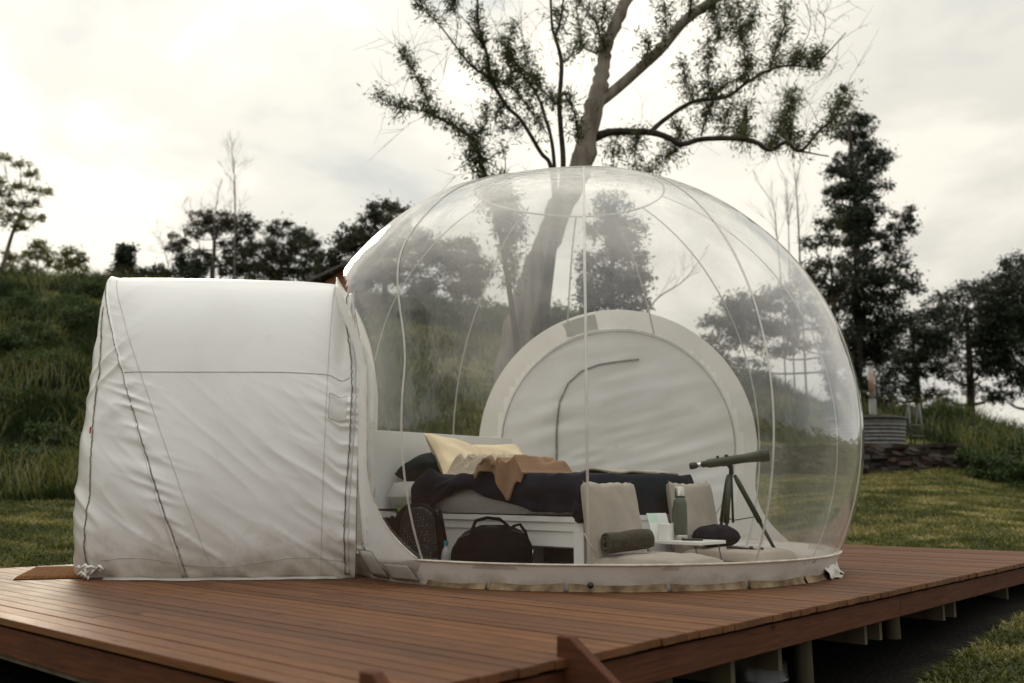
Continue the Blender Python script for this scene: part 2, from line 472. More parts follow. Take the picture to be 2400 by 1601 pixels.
def wood_mat(name, c1, c2, c3, rough=0.42, rand=0.20, spec=0.5):
    """stained timber board: grain along the local Y axis, each board a little different"""
    m = bpy.data.materials.new(name); m.use_nodes = True
    nt = m.node_tree; N, L = nt.nodes, nt.links
    b = N["Principled BSDF"]; b.inputs["Specular IOR Level"].default_value = spec
    t = N.new("ShaderNodeTexCoord"); oi = N.new("ShaderNodeObjectInfo")
    sc_ = N.new("ShaderNodeVectorMath"); sc_.operation = 'SCALE'; sc_.inputs[0].default_value = (31.0, 47.0, 13.0)
    L.new(oi.outputs["Random"], sc_.inputs["Scale"])
    ad = N.new("ShaderNodeVectorMath"); L.new(t.outputs["Object"], ad.inputs[0]); L.new(sc_.outputs["Vector"], ad.inputs[1])
    mp1 = N.new("ShaderNodeMapping"); mp1.inputs["Scale"].default_value = (1, 0.06, 1)
    L.new(ad.outputs[0], mp1.inputs["Vector"])
    n1 = N.new("ShaderNodeTexNoise"); n1.inputs["Scale"].default_value = 70; n1.inputs["Detail"].default_value = 6; n1.inputs["Distortion"].default_value = 0.6
    L.new(mp1.outputs[0], n1.inputs["Vector"])
    mp2 = N.new("ShaderNodeMapping"); mp2.inputs["Scale"].default_value = (1, 0.35, 1)
    L.new(ad.outputs[0], mp2.inputs["Vector"])
    n2 = N.new("ShaderNodeTexNoise"); n2.inputs["Scale"].default_value = 6; n2.inputs["Detail"].default_value = 4
    L.new(mp2.outputs[0], n2.inputs["Vector"])
    r1 = N.new("ShaderNodeValToRGB")
    r1.color_ramp.elements[0].position = 0.32; r1.color_ramp.elements[0].color = (*c2, 1)
    r1.color_ramp.elements[1].position = 0.66; r1.color_ramp.elements[1].color = (*c1, 1)
    L.new(n1.outputs["Fac"], r1.inputs["Fac"])
    m2 = N.new("ShaderNodeMapRange"); m2.inputs["From Min"].default_value = 0.5; m2.inputs["From Max"].default_value = 0.75; m2.inputs["To Max"].default_value = 0.6
    L.new(n2.outputs["Fac"], m2.inputs["Value"])
    mx = N.new("ShaderNodeMix"); mx.data_type = 'RGBA'; mx.inputs["B"].default_value = (*c3, 1)
    L.new(m2.outputs[0], mx.inputs["Factor"]); L.new(r1.outputs[0], mx.inputs["A"])
    hv = N.new("ShaderNodeHueSaturation")
    vr = N.new("ShaderNodeMapRange"); vr.inputs["To Min"].default_value = 1 - rand; vr.inputs["To Max"].default_value = 1 + rand
    L.new(oi.outputs["Random"], vr.inputs["Value"]); L.new(vr.outputs[0], hv.inputs["Value"]); L.new(mx.outputs["Result"], hv.inputs["Color"])
    # knots
    vo = N.new("ShaderNodeTexVoronoi"); vo.inputs["Scale"].default_value = 5.0
    mp3 = N.new("ShaderNodeMapping"); mp3.inputs["Scale"].default_value = (1, 0.4, 1)
    L.new(ad.outputs[0], mp3.inputs["Vector"]); L.new(mp3.outputs[0], vo.inputs["Vector"])
    kn = N.new("ShaderNodeMapRange"); kn.inputs["From Min"].default_value = 0.035; kn.inputs["From Max"].default_value = 0.09
    L.new(vo.outputs["Distance"], kn.inputs["Value"])
    km = N.new("ShaderNodeMix"); km.data_type = 'RGBA'; km.inputs["A"].default_value = (c2[0] * .4, c2[1] * .4, c2[2] * .4, 1)
    L.new(kn.outputs[0], km.inputs["Factor"]); L.new(hv.outputs[0], km.inputs["B"])
    L.new(km.outputs["Result"], b.inputs["Base Color"])
    rr = N.new("ShaderNodeMapRange"); rr.inputs["To Min"].default_value = rough - 0.08; rr.inputs["To Max"].default_value = rough + 0.16
    L.new(n2.outputs["Fac"], rr.inputs["Value"]); L.new(rr.outputs[0], b.inputs["Roughness"])
    bp = N.new("ShaderNodeBump"); bp.inputs["Strength"].default_value = 0.35; bp.inputs["Distance"].default_value = 0.004
    L.new(n1.outputs["Fac"], bp.inputs["Height"]); L.new(bp.outputs[0], b.inputs["Normal"])
    return m


M["plank"] = wood_mat("stained_decking", (0.142, 0.056, 0.0185), (0.083, 0.032, 0.0110), (0.150, 0.070, 0.028), 0.52, 0.24, 0.26)
M["fascia"] = wood_mat("stained_fascia", (0.105, 0.034, 0.014), (0.055, 0.018, 0.008), (0.08, 0.032, 0.015), 0.7, 0.1, 0.2)


def film_mat():
    """clear PVC film: see-through with a Fresnel reflection and a little milky haze"""
    m = bpy.data.materials.new("clear_film"); m.use_nodes = True
    nt = m.node_tree; N, L = nt.nodes, nt.links
    N.remove(N["Principled BSDF"])
    lw = N.new("ShaderNodeLayerWeight"); lw.inputs["Blend"].default_value = 0.5
    t = N.new("ShaderNodeTexCoord")
    n0 = N.new("ShaderNodeTexNoise"); n0.inputs["Scale"].default_value = 2.2; n0.inputs["Detail"].default_value = 4
    L.new(t.outputs["Object"], n0.inputs["Vector"])
    bp = N.new("ShaderNodeBump"); bp.inputs["Strength"].default_value = 0.4; bp.inputs["Distance"].default_value = 0.03
    L.new(n0.outputs["Fac"], bp.inputs["Height"])
    # fine creases where the gores meet at the crown
    n9 = N.new("ShaderNodeTexNoise"); n9.inputs["Scale"].default_value = 16; n9.inputs["Detail"].default_value = 5; n9.inputs["Distortion"].default_value = 1.5
    L.new(t.outputs["Object"], n9.inputs["Vector"])
    s9 = N.new("ShaderNodeSeparateXYZ"); L.new(t.outputs["Normal"], s9.inputs[0])
    m9 = N.new("ShaderNodeMapRange"); m9.inputs["From Min"].default_value = .72; m9.inputs["From Max"].default_value = .97; m9.inputs["To Min"].default_value = 0.03; m9.inputs["To Max"].default_value = 0.6
    L.new(s9.outputs["Z"], m9.inputs["Value"])
    b9 = N.new("ShaderNodeBump"); b9.inputs["Distance"].default_value = 0.03; L.new(m9.outputs[0], b9.inputs["Strength"])
    L.new(n9.outputs["Fac"], b9.inputs["Height"]); L.new(bp.outputs[0], b9.inputs["Normal"]); bp = b9
    pw = N.new("ShaderNodeMath"); pw.operation = 'POWER'; pw.inputs[1].default_value = 2.7
    L.new(lw.outputs["Facing"], pw.inputs[0])
    ma = N.new("ShaderNodeMath"); ma.operation = 'MULTIPLY_ADD'; ma.inputs[1].default_value = 0.90; ma.inputs[2].default_value = 0.058
    L.new(pw.outputs[0], ma.inputs[0])
    tr = N.new("ShaderNodeBsdfTransparent"); tr.inputs["Color"].default_value = (0.955, 0.955, 0.945, 1)
    gs = N.new("ShaderNodeBsdfGlossy"); gs.inputs["Roughness"].default_value = 0.03; gs.inputs["Color"].default_value = (0.95, 0.95, 0.95, 1)
    L.new(bp.outputs[0], gs.inputs["Normal"])
    m1 = N.new("ShaderNodeMixShader")
    L.new(ma.outputs[0], m1.inputs[0]); L.new(tr.outputs[0], m1.inputs[1]); L.new(gs.outputs[0], m1.inputs[2])
    df = N.new("ShaderNodeBsdfDiffuse"); df.inputs["Color"].default_value = (0.75, 0.72, 0.67, 1)
    tl = N.new("ShaderNodeBsdfTranslucent"); tl.inputs["Color"].default_value = (0.8, 0.77, 0.72, 1)
    m2 = N.new("ShaderNodeMixShader"); m2.inputs[0].default_value = 0.5
    L.new(df.outputs[0], m2.inputs[1]); L.new(tl.outputs[0], m2.inputs[2])
    n1 = N.new("ShaderNodeTexNoise"); n1.inputs["Scale"].default_value = 1.3; n1.inputs["Detail"].default_value = 5
    L.new(t.outputs["Object"], n1.inputs["Vector"])
    hz = N.new("ShaderNodeMapRange"); hz.inputs["From Min"].default_value = 0.38; hz.inputs["From Max"].default_value = 0.64
    hz.inputs["To Min"].default_value = 0.2; hz.inputs["To Max"].default_value = 1.6
    L.new(n1.outputs["Fac"], hz.inputs["Value"])
    # milky haze, stronger on the upward-facing film
    ge = N.new("ShaderNodeNewGeometry"); sp = N.new("ShaderNodeSeparateXYZ"); L.new(t.outputs["Normal"], sp.inputs[0])
    ab = N.new("ShaderNodeMapRange"); ab.interpolation_type = 'SMOOTHSTEP'
    ab.inputs["From Min"].default_value = -0.25; ab.inputs["From Max"].default_value = 0.85
    ab.inputs["To Min"].default_value = 0.006; ab.inputs["To Max"].default_value = 0.29
    L.new(sp.outputs["Z"], ab.inputs["Value"])
    hm_ = N.new("ShaderNodeMath"); hm_.operation = 'MULTIPLY'; L.new(hz.outputs[0], hm_.inputs[0]); L.new(ab.outputs[0], hm_.inputs[1])
    m3 = N.new("ShaderNodeMixShader")
    L.new(hm_.outputs[0], m3.inputs[0]); L.new(m1.outputs[0], m3.inputs[1]); L.new(m2.outputs[0], m3.inputs[2])
    L.new(m3.outputs[0], N["Material Output"].inputs["Surface"])
    return m


def strip_mat():
    """welded PVC strip: milky, half see-through"""
    m = bpy.data.materials.new("welded_strip"); m.use_nodes = True
    nt = m.node_tree; N, L = nt.nodes, nt.links
    b = N["Principled BSDF"]; b.inputs["Roughness"].default_value = 0.3
    t = N.new("ShaderNodeTexCoord"); n = N.new("ShaderNodeTexNoise"); n.inputs["Scale"].default_value = 14
    L.new(t.outputs["Object"], n.inputs["Vector"])
    cr_ = N.new("ShaderNodeValToRGB")
    cr_.color_ramp.elements[0].color = (0.58, 0.54, 0.48, 1); cr_.color_ramp.elements[1].color = (0.85, 0.82, 0.77, 1)
    L.new(n.outputs["Fac"], cr_.inputs["Fac"]); L.new(cr_.outputs[0], b.inputs["Base Color"])
    tr = N.new("ShaderNodeBsdfTransparent"); ms = N.new("ShaderNodeMixShader"); ms.inputs[0].default_value = 0.72
    L.new(tr.outputs[0], ms.inputs[1]); L.new(b.outputs[0], ms.inputs[2])
    L.new(ms.outputs[0], N["Material Output"].inputs["Surface"])
    return m


def soil(m, z0=.42, amt=.75, col=(0.40, 0.32, 0.22)):
    """mud splashes low down on white cloth"""
    nt = m.node_tree; N, L = nt.nodes, nt.links
    b = N["Principled BSDF"]; src = b.inputs["Base Color"].links[0].from_socket
    t = N.new("ShaderNodeTexCoord"); s = N.new("ShaderNodeSeparateXYZ"); L.new(t.outputs["Object"], s.inputs[0])
    n = N.new("ShaderNodeTexNoise"); n.inputs["Scale"].default_value = 5; n.inputs["Detail"].default_value = 8; n.inputs["Roughness"].default_value = .7
    L.new(t.outputs["Object"], n.inputs["Vector"])
    h = N.new("ShaderNodeMapRange"); h.inputs["From Min"].default_value = z0; h.inputs["From Max"].default_value = 0
    L.new(s.outputs["Z"], h.inputs["Value"])
    a = N.new("ShaderNodeMath"); a.operation = 'MULTIPLY_ADD'; a.inputs[1].default_value = .55; L.new(h.outputs[0], a.inputs[0]); L.new(n.outputs["Fac"], a.inputs[2])
    r = N.new("ShaderNodeMapRange"); r.inputs["From Min"].default_value = .62; r.inputs["From Max"].default_value = 1.05; r.inputs["To Max"].default_value = amt
    L.new(a.outputs[0], r.inputs["Value"])
    x = N.new("ShaderNodeMix"); x.data_type = 'RGBA'; x.inputs["B"].default_value = (*col, 1)
    L.new(r.outputs[0], x.inputs["Factor"]); L.new(src, x.inputs["A"]); L.new(x.outputs["Result"], b.inputs["Base Color"])


soil(M["fabric"]); soil(M["vinyl"], .30, .6); soil(M["band"], .12, .7, (0.26, 0.19, 0.11))
M["film"] = film_mat()
M["strip"] = strip_mat()


def ground_mat():
    m = bpy.data.materials.new("turf"); m.use_nodes = True
    nt = m.node_tree; N, L = nt.nodes, nt.links
    b = N["Principled BSDF"]; b.inputs["Roughness"].default_value = 0.95; b.inputs["Specular IOR Level"].default_value = 0.1
    t = N.new("ShaderNodeTexCoord")
    n1 = N.new("ShaderNodeTexNoise"); n1.inputs["Scale"].default_value = 0.55; n1.inputs["Detail"].default_value = 6
    n2 = N.new("ShaderNodeTexNoise"); n2.inputs["Scale"].default_value = 3.2; n2.inputs["Detail"].default_value = 8; n2.inputs["Roughness"].default_value = 0.65
    n3 = N.new("ShaderNodeTexNoise"); n3.inputs["Scale"].default_value = 28; n3.inputs["Detail"].default_value = 5
    for n in (n1, n2, n3): L.new(t.outputs["Object"], n.inputs["Vector"])
    r = N.new("ShaderNodeValToRGB")
    r.color_ramp.elements[0].position = 0.34; r.color_ramp.elements[0].color = (0.026, 0.034, 0.010, 1)
    r.color_ramp.elements[1].position = 0.70; r.color_ramp.elements[1].color = (0.25, 0.205, 0.090, 1)
    e = r.color_ramp.elements.new(0.50); e.color = (0.10, 0.100, 0.028, 1)
    mx = N.new("ShaderNodeMath"); mx.operation = 'MULTIPLY_ADD'; mx.inputs[1].default_value = 0.6
    ad = N.new("ShaderNodeMath"); ad.operation = 'MULTIPLY'; ad.inputs[1].default_value = 0.4
    L.new(n1.outputs["Fac"], ad.inputs[0]); L.new(n2.outputs["Fac"], mx.inputs[0]); L.new(ad.outputs[0], mx.inputs[2])
    L.new(mx.outputs[0], r.inputs["Fac"])
    m3 = N.new("ShaderNodeMix"); m3.data_type = 'RGBA'; m3.blend_type = 'MULTIPLY'; m3.inputs["Factor"].default_value = 0.7
    rr = N.new("ShaderNodeValToRGB"); rr.color_ramp.elements[0].color = (0.3, 0.3, 0.3, 1); rr.color_ramp.elements[1].color = (1.4, 1.4, 1.3, 1)
    rr.color_ramp.elements[0].position = 0.3; rr.color_ramp.elements[1].position = 0.7
    L.new(n3.outputs["Fac"], rr.inputs["Fac"]); L.new(r.outputs[0], m3.inputs["A"]); L.new(rr.outputs[0], m3.inputs["B"])
    shade_at = N.new("ShaderNodeAttribute"); shade_at.attribute_name = "tint"
    ms_ = N.new("ShaderNodeMix"); ms_.data_type = 'RGBA'; ms_.inputs["B"].default_value = (0.008, 0.0068, 0.005, 1)  # near-black shade of the deck, mixed into the turf colour
    L.new(shade_at.outputs["Fac"], ms_.inputs["Factor"]); L.new(m3.outputs["Result"], ms_.inputs["A"])
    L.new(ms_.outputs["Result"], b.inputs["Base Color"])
    bp = N.new("ShaderNodeBump"); bp.inputs["Strength"].default_value = 0.8; bp.inputs["Distance"].default_value = 0.06
    L.new(n3.outputs["Fac"], bp.inputs["Height"]); L.new(bp.outputs[0], b.inputs["Normal"])
    return m


M["ground"] = ground_mat()

# ================================================================ terrain
TCOL = {  # azimuth tangent x/y : (distance, height) control points
    -1.3: [(1.5, -.95), (8, -.25), (14, .5), (30, 7.5), (60, 9), (250, 12)],
    -.62: [(1.5, -.95), (7, -.15), (13.5, .45), (18, 2.6), (30, 7.7), (45, 8.0), (250, 10)],
    -.45: [(1.5, -.95), (8.2, -.15), (14, .5), (19, 2.8), (30, 7.4), (45, 7.7), (250, 10)],
    -.27: [(1.5, -.95), (10.5, -.15), (14, .35), (19, 2.7), (30, 7.3), (45, 7.6), (250, 10)],
    -.137: [(1.5, -.95), (12.3, -.15), (14, .15), (20, 3.3), (30, 7.0), (45, 7.2), (250, 10)],
    .045: [(1.5, -.95), (13.4, -.2), (14.5, .1), (20, 2.9), (28, 5.9), (45, 6.2), (250, 9)],
    .23: [(1.5, -.95), (12, -.15), (16, .45), (18.2, .85), (18.9, 1.42), (21, 1.7), (28, 4.2), (45, 4.3), (250, 6)],
    .36: [(1.5, -.95), (10.3, -.15), (18.2, .88), (18.9, 1.40), (20.8, 1.5), (26, 2.9), (40, 2.7), (250, 0)],
    .45: [(1.5, -.95), (9.8, -.15), (18.0, .85), (18.8, 1.35), (20.8, 1.6), (26, 2.8), (40, 2.4), (250, -3)],
    .56: [(1.5, -.95), (9.5, -.2), (17, .58), (19, 1.15), (25, 2.0), (40, 1.2), (250, -6)],
    .85: [(1.5, -.95), (9, -.35), (17, .2), (25, 1.3), (40, .8), (250, -6)],
    1.3: [(1.5, -.95), (9, -.5), (17, -.1), (25, .8), (40, .5), (250, -6)],
}
_tx = sorted(TCOL)


def terrain(x, y, bumps=True):
    x = np.asarray(x, float); y = np.asarray(y, float)
    yy = np.maximum(y, 1.5)
    X = np.clip(x / yy, _tx[0], _tx[-1])
    cols = np.stack([np.interp(yy, [p[0] for p in TCOL[k]], [p[1] for p in TCOL[k]]) for k in _tx])
    i = np.clip(np.searchsorted(_tx, X) - 1, 0, len(_tx) - 2)
    tx = np.array(_tx)
    f = (X - tx[i]) / (tx[i + 1] - tx[i])
    f = f * f * (3 - 2 * f)
    z = np.take_along_axis(cols, i[None], 0)[0] * (1 - f) + np.take_along_axis(cols, (i + 1)[None], 0)[0] * f
    back = np.clip(-y, 0, 400)                       # behind the camera: falls away, then rises to a far ridge
    z = z - 0.02 * np.minimum(back, 40) + 22 * sstep(60, 200, back)
    if bumps:
        amp = sstep(12, 20, y) * (np.clip(-X + .25, 0, .5) + .08)
        z = z + amp * (fbm(x * .45, y * .45) - .5) * 1.6 + (vnoise(x * 1.1, y * 1.1) - .5) * .05
    return z


ax = np.concatenate([-np.geomspace(900, 42, 14), np.linspace(-40, 40, 201), np.geomspace(42, 900, 14)])
ay = np.concatenate([-np.geomspace(700, 12, 16), np.linspace(-10, 50, 221), np.geomspace(52, 1200, 16)])
gx, gy = np.meshgrid(ax, ay)
gz = terrain(gx, gy)
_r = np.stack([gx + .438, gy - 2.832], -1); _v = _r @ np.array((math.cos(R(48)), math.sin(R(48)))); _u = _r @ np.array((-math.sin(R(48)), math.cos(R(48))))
_deck_shade = sstep(-.55, -.1, _v) * sstep(9.2, 8.8, _v) * sstep(-.40, -.05, _u) * sstep(6.1, 5.8, _u)      # bare ground under the deck, the deck's shade painted in
ground = build("ground", np.stack([gx, gy, gz], -1).reshape(-1, 3), grid_faces(len(ay), len(ax)), M["ground"], tint=_deck_shade.ravel())
tag(ground, "rough grassy ground rising to a steep bank behind the tent", None, None, "structure")


def tz(x, y):
    return float(terrain(np.array([x]), np.array([y]))[0])


# ---------------------------------------------------------------- grass
def blades(name, x, y, h, w, lean, mat_, label, tint):
    z = terrain(x, y)
    n = len(x)
    a = RNG.random(n) * 2 * math.pi
    b = RNG.random(n) * 2 * math.pi
    base = np.stack([x, y, z - .02], -1)
    s = np.stack([np.cos(a), np.sin(a), np.zeros(n)], -1) * (w / 2)[:, None]
    l1 = np.stack([np.cos(b) * lean * h * .35, np.sin(b) * lean * h * .35, h * .6], -1)
    l2 = np.stack([np.cos(b) * lean * h, np.sin(b) * lean * h, h * (1 - .3 * lean)], -1)
    V = np.stack([base - s, base + s, base + l1 + s * .8, base + l2, base + l1 - s * .8], 1).reshape(-1, 3)
    i = np.arange(n)[:, None] * 5
    F = np.concatenate([i + np.array([[0, 1, 2, 4]])], 1)
    F3 = i + np.array([[4, 2, 3]])
    # quads then triangles in one mesh
    me = bpy.data.meshes.new(name)
    me.vertices.add(n * 5); me.vertices.foreach_set("co", V.astype(np.float32).ravel())
    li = np.concatenate([F.ravel(), F3.ravel()]).astype(np.int32)
    me.loops.add(len(li)); me.loops.foreach_set("vertex_index", li)
    me.polygons.add(2 * n)
    ls = np.concatenate([np.arange(n) * 4, n * 4 + np.arange(n) * 3]).astype(np.int32)
    me.polygons.foreach_set("loop_start", ls)
    me.update(calc_edges=True)
    at = me.attributes.new("tint", 'FLOAT', 'POINT')
    at.data.foreach_set("value", np.repeat(tint, 5).astype(np.float32))
    me.materials.append(mat_)
    o = link(bpy.data.objects.new(name, me))
    return tag(o, label, None, None, "stuff")


DK0 = np.array((-.438, 2.832)); DKA = R(48.0)          # near corner of the deck, direction of its right edge
DV = np.array((math.cos(DKA), math.sin(DKA))); DU = np.array((-math.sin(DKA), math.cos(DKA)))
DLV, DLU = 8.8, 5.82                                    # deck size along v (right edge) and u (boards)


def deck_vu(x, y):
    r = np.stack([np.asarray(x) - DK0[0], np.asarray(y) - DK0[1]], -1)
    return r @ DV, r @ DU


def dk(v, u, z=0.0):
    p = DK0 + DV * v + DU * u
    return np.array((p[0], p[1], z))


def outside_deck(x, y, m=.05):
    v, u = deck_vu(x, y)
    return ~((v > -m) & (v < DLV + m) & (u > -m) & (u < DLU + m))


def sample_fan(n, x0, x1, y0, y1, pw=1.0):
    y = y0 + (y1 - y0) * RNG.random(n) ** pw
    X = x0 + (x1 - x0) * RNG.random(n)
    return X * y, y


# mown lawn around the deck
xs, ys = [], []
for n, a in ((72000, (-.80, -.36, 6.0, 14.5)), (85000, (.28, .64, 5.5, 18.6)), (20000, (-.1, .3, 12.5, 18)), (16000, (.15, .62, 3.2, 8.5)), (9000, (-.62, .5, 2.4, 5.5))):
    x, y = sample_fan(n, *a); xs.append(x); ys.append(y)
x, y = np.concatenate(xs), np.concatenate(ys)
k = outside_deck(x, y, .12) | (RNG.random(len(x)) < .0)
x, y = x[k], y[k]
dry = np.clip((fbm(x * 2.0, y * 3.4) - .38) * 2.1 + sstep(1, 6, x) * .26 - .02, 0, 1)
t = np.clip(dry * .8 + RNG.random(len(x)) * .40 - .04, 0, 1)
hh = .035 + .055 * RNG.random(len(x)) * (.6 + .8 * fbm(x * 2, y * 2))
blades("lawn_grass", x, y, hh, .012 + .012 * RNG.random(len(x)), .3 + .9 * RNG.random(len(x)), M["grass_lawn"], "short mown grass of the lawn around the deck", t)

# long grass on the bank
xs, ys = [], []
for n, a in ((125000, (-.84, -.36, 13.6, 31)), (34000, (-.37, .25, 14.0, 30)), (36000, (.25, .64, 18.6, 29))):
    x, y = sample_fan(n, *a, 1.25); xs.append(x); ys.append(y)
x, y = np.concatenate(xs), np.concatenate(ys)
cl = fbm(x * .9 + 7, y * .9)
k = (RNG.random(len(x)) < sstep(.25, .6, cl) * .9 + .1) & ~((x / y > .2) & (x / y < .475) & (y < 20.8))
x, y, cl = x[k], y[k], cl[k]
seed = (RNG.random(len(x)) < .10) & (fbm(x * .5, y * .5 + 9) > .47)
hh = np.where(seed, .5 + .4 * RNG.random(len(x)), .08 + .46 * RNG.random(len(x)) * sstep(.35, .75, cl) + .16 * RNG.random(len(x)))
t = np.where(seed, .8 + .2 * RNG.random(len(x)), np.clip((fbm(x * .55 + 3, y * .55) - .3) * 1.2 + RNG.random(len(x)) * .32 - .12, 0, .75))
blades("bank_grass", x, y, hh, np.where(seed, .010, .015 + .015 * RNG.random(len(x))), .25 + .7 * RNG.random(len(x)), M["grass_tall"], "long unmown grass and weeds on the bank behind the tent", t)

# ================================================================ deck
deck = empty("timber_deck", (*DK0, 0), DKA, "reddish brown stained timber deck carrying the bubble tent", "deck")
PITCHB, PW, PT = 0.0985, 0.0962, 0.030


def plank_mesh(L):
    bm = bmesh.new()
    bmesh.ops.create_cube(bm, size=1.0)
    for v in bm.verts:
        v.co = Vector((v.co.x * PW, (v.co.y + .5) * L, (v.co.z - .5) * PT))
    ed = [e_ for e_ in bm.edges if abs(e_.verts[0].co.z) < 1e-6 and abs(e_.verts[1].co.z) < 1e-6]
    bmesh.ops.bevel(bm, geom=ed, offset=.0028, segments=2, affect='EDGES')
    me = bpy.data.meshes.new("plank"); bm.to_mesh(me); bm.free()
    for p_ in me.polygons: p_.use_smooth = False
    me.materials.append(M["plank"])
    return me


nb = int(DLV / PITCHB)
cuts = [1.82, 2.4, 2.98, 3.4, 3.96]
pm = {}


def pmesh(L):
    k_ = round(L, 3)
    if k_ not in pm: pm[k_] = plank_mesh(L)
    return pm[k_]


for i in range(nb):
    v = .003 + PITCHB * (i + .5)
    segs = [(0.0, DLU)] if i % 3 == 1 and i < 12 else None
    if segs is None:
        c_ = random.choice(cuts)
        segs = [(0.0, c_ - .002), (c_ + .002, DLU)]
    for a_, b_ in segs:
        o = bpy.data.objects.new("plank", pmesh(b_ - a_))
        o.location = (v + random.uniform(-.0012, .0012), a_ + random.uniform(-.006, .006) * (a_ == 0), random.uniform(-.0015, .0008))
        o.rotation_euler = (0, random.uniform(-.006, .006), random.uniform(-.0004, .0004))
        link(o, deck)

# screws: two to a board over every joist
sv_, sf_ = [], []
hexa = [(math.cos(q), math.sin(q)) for q in np.linspace(0, 2 * math.pi, 6, endpoint=False)]
for i in range(nb):
    v = .003 + PITCHB * (i + .5)
    for u in np.arange(.35, DLU, .5):
        for dv_ in (-.026, .026):
            k0 = len(sv_); cu, cv2 = u + random.uniform(-.006, .006), v + dv_ + random.uniform(-.003, .003)
            sv_ += [(cv2 + .0045 * a_, cu + .0045 * b_, .0016) for a_, b_ in hexa]; sf_.append(tuple(range(k0, k0 + 6)))
tag(build("screws", sv_, sf_, M["timber_dark"], deck, False), kind="stuff")

# boards that close the edges
def fascia(a, b, along_v, z0=-.048, h=.125, off=.022):
    """a..b along an edge of the deck, built in its own frame so that the grain runs with it"""
    L = b - a
    mb = MB().box((0, L / 2, -h / 2), (.032, L, h))
    o = mb.build("fascia_board", M["fascia"], deck)
    bevel(o, .003, 1)
    if along_v:
        o.location = (a, off + .016, z0); o.rotation_euler = (0, 0, -math.pi / 2)
    else:
        o.location = (off + .016, a, z0)
    return o


fascia(.042, 4.298, True); fascia(4.304, DLV - .02, True)
fascia(.02, DLU - .02, False)
f_ = fascia(.05, DLV - .02, True); f_.location.y = DLU - .04
f_ = fascia(.02, DLU - .02, False); f_.location.x = DLV - .05
# pale batten under the front edge
o = MB().box((0, 2.0, -.012), (.03, 4.0, .024)).build("batten", M["timber_raw"], deck)
o.location = (.062, .62, -.177)
# joists along v, bearers along u in pairs, posts under them
for u in np.arange(.35, DLU, .5):
    MB().box((DLV / 2, u, -.105), (DLV - .16, .045, .145)).build("joist", M["timber_dark"], deck)
bear = [.95, 2.45, 2.95, 4.10, 4.34, 5.55, 5.80, 7.2, 8.35]
bmesh_b = None
for v in bear:
    if bmesh_b is None:
        b0 = MB().box((0, DLU / 2, -.2555), (.042, DLU - .34, .155)).build("bearer", M["timber_raw"], deck)
        bmesh_b = b0.data; b0.location = (v, 0, 0)
    else:
        o = bpy.data.objects.new("bearer", bmesh_b); link(o, deck); o.location = (v, 0, 0)
for v in (.72, 2.2, 3.75, 5.2, 7.0, 8.55):
    for u in (.42, 2.9, 5.35):
        p = dk(v, u); g = tz(p[0], p[1]) - .1
        if g > -.3: continue
        MB().tube([(v, u, -.18), (v, u, g)], [.055, .062], 8).build("post", M["timber_raw"], deck, smooth=True)

# stairs down from the near right corner
stair = empty("stair", tuple(dk(0.02, 0)), DKA, "brown timber stair going down from the near corner of the deck", "stairs")
for v in (.035, .955):
    mb = MB()
    prof = [(.0, .075), (-.06, .075), (-1.35, -.87), (-1.35, -1.05), (-.10, -.19), (.0, -.19)]
    n = len(prof); th = .045
    V = [(v - th / 2, y_, z_) for y_, z_ in prof] + [(v + th / 2, y_, z_) for y_, z_ in prof]
    F = [tuple(range(n)), tuple(range(2 * n - 1, n - 1, -1))] + [(i, i + n, (i + 1) % n + n, (i + 1) % n) for i in range(n)]
    V = [(a_, b_ + .05 if abs(b_) < .2 else b_, c_) for a_, b_, c_ in V]
    o = mb.add(V, F).build("stringer", M["fascia"], stair)
    bm = bmesh.new(); bm.from_mesh(o.data); bmesh.ops.recalc_face_normals(bm, faces=bm.faces); bm.to_mesh(o.data); bm.free()
    bevel(o, .004, 1)
for i in range(4):
    o = MB().box((.495, -.27 - .28 * i, -.19 - .19 * i - .09), (.87, .24, .032)).build("tread", M["plank"], stair)

# things kept under the deck
o = MB().lathe([(.02, 0), (.20, 0), (.22, .02), (.225, .08), (.23, .09), (.225, .10), (.225, .17), (.23, .18), (.225, .19), (.22, .27), (.19, .29), (.02, .295)], n=32).build(
    "plastic_drum", M["drum"], None, True)
p = dk(3.3, .55); o.location = (p[0], p[1], tz(p[0], p[1]) - .02)
set_auto(o, 50); tag(o, "dark glossy plastic drum under the deck between the posts", "drum")
p = dk(.5, 4.25); g = tz(p[0], p[1])
bk = empty("bucket", (p[0], p[1], g - .02), 0, "green plastic bucket in the dark under the deck", "bucket")
o = MB().lathe([(.02, 0), (.11, 0), (.15, .28), (.16, .28), (.16, .30), (.14, .30), (.10, .03), (.02, .03)], n=24).build("body", M["lime"], bk, True); set_auto(o, 40)
a = np.linspace(0, math.pi, 12)
MB().tube([(.158 * math.cos(q), .01, .28 - .12 * math.sin(q)) for q in a], .004, 5).build("handle", M["galv"], bk, True)
p = dk(1.9, .55); g = tz(p[0], p[1])
cb = empty("storage_box", (p[0], p[1], g - .01), DKA, "white lidded plastic box under the deck near the stair", "box")
bevel(MB().box((0, 0, .13), (.42, .30, .26)).build("body", M["bed_white"], cb), .02)
bevel(MB().box((0, 0, .275), (.45, .33, .03)).build("lid", M["bed_white"], cb), .01)
MB().tube([(-.06, 0, .292), (-.05, 0, .32), (.05, 0, .32), (.06, 0, .292)], .008, 6).build("handle", M["galv"], cb, True)

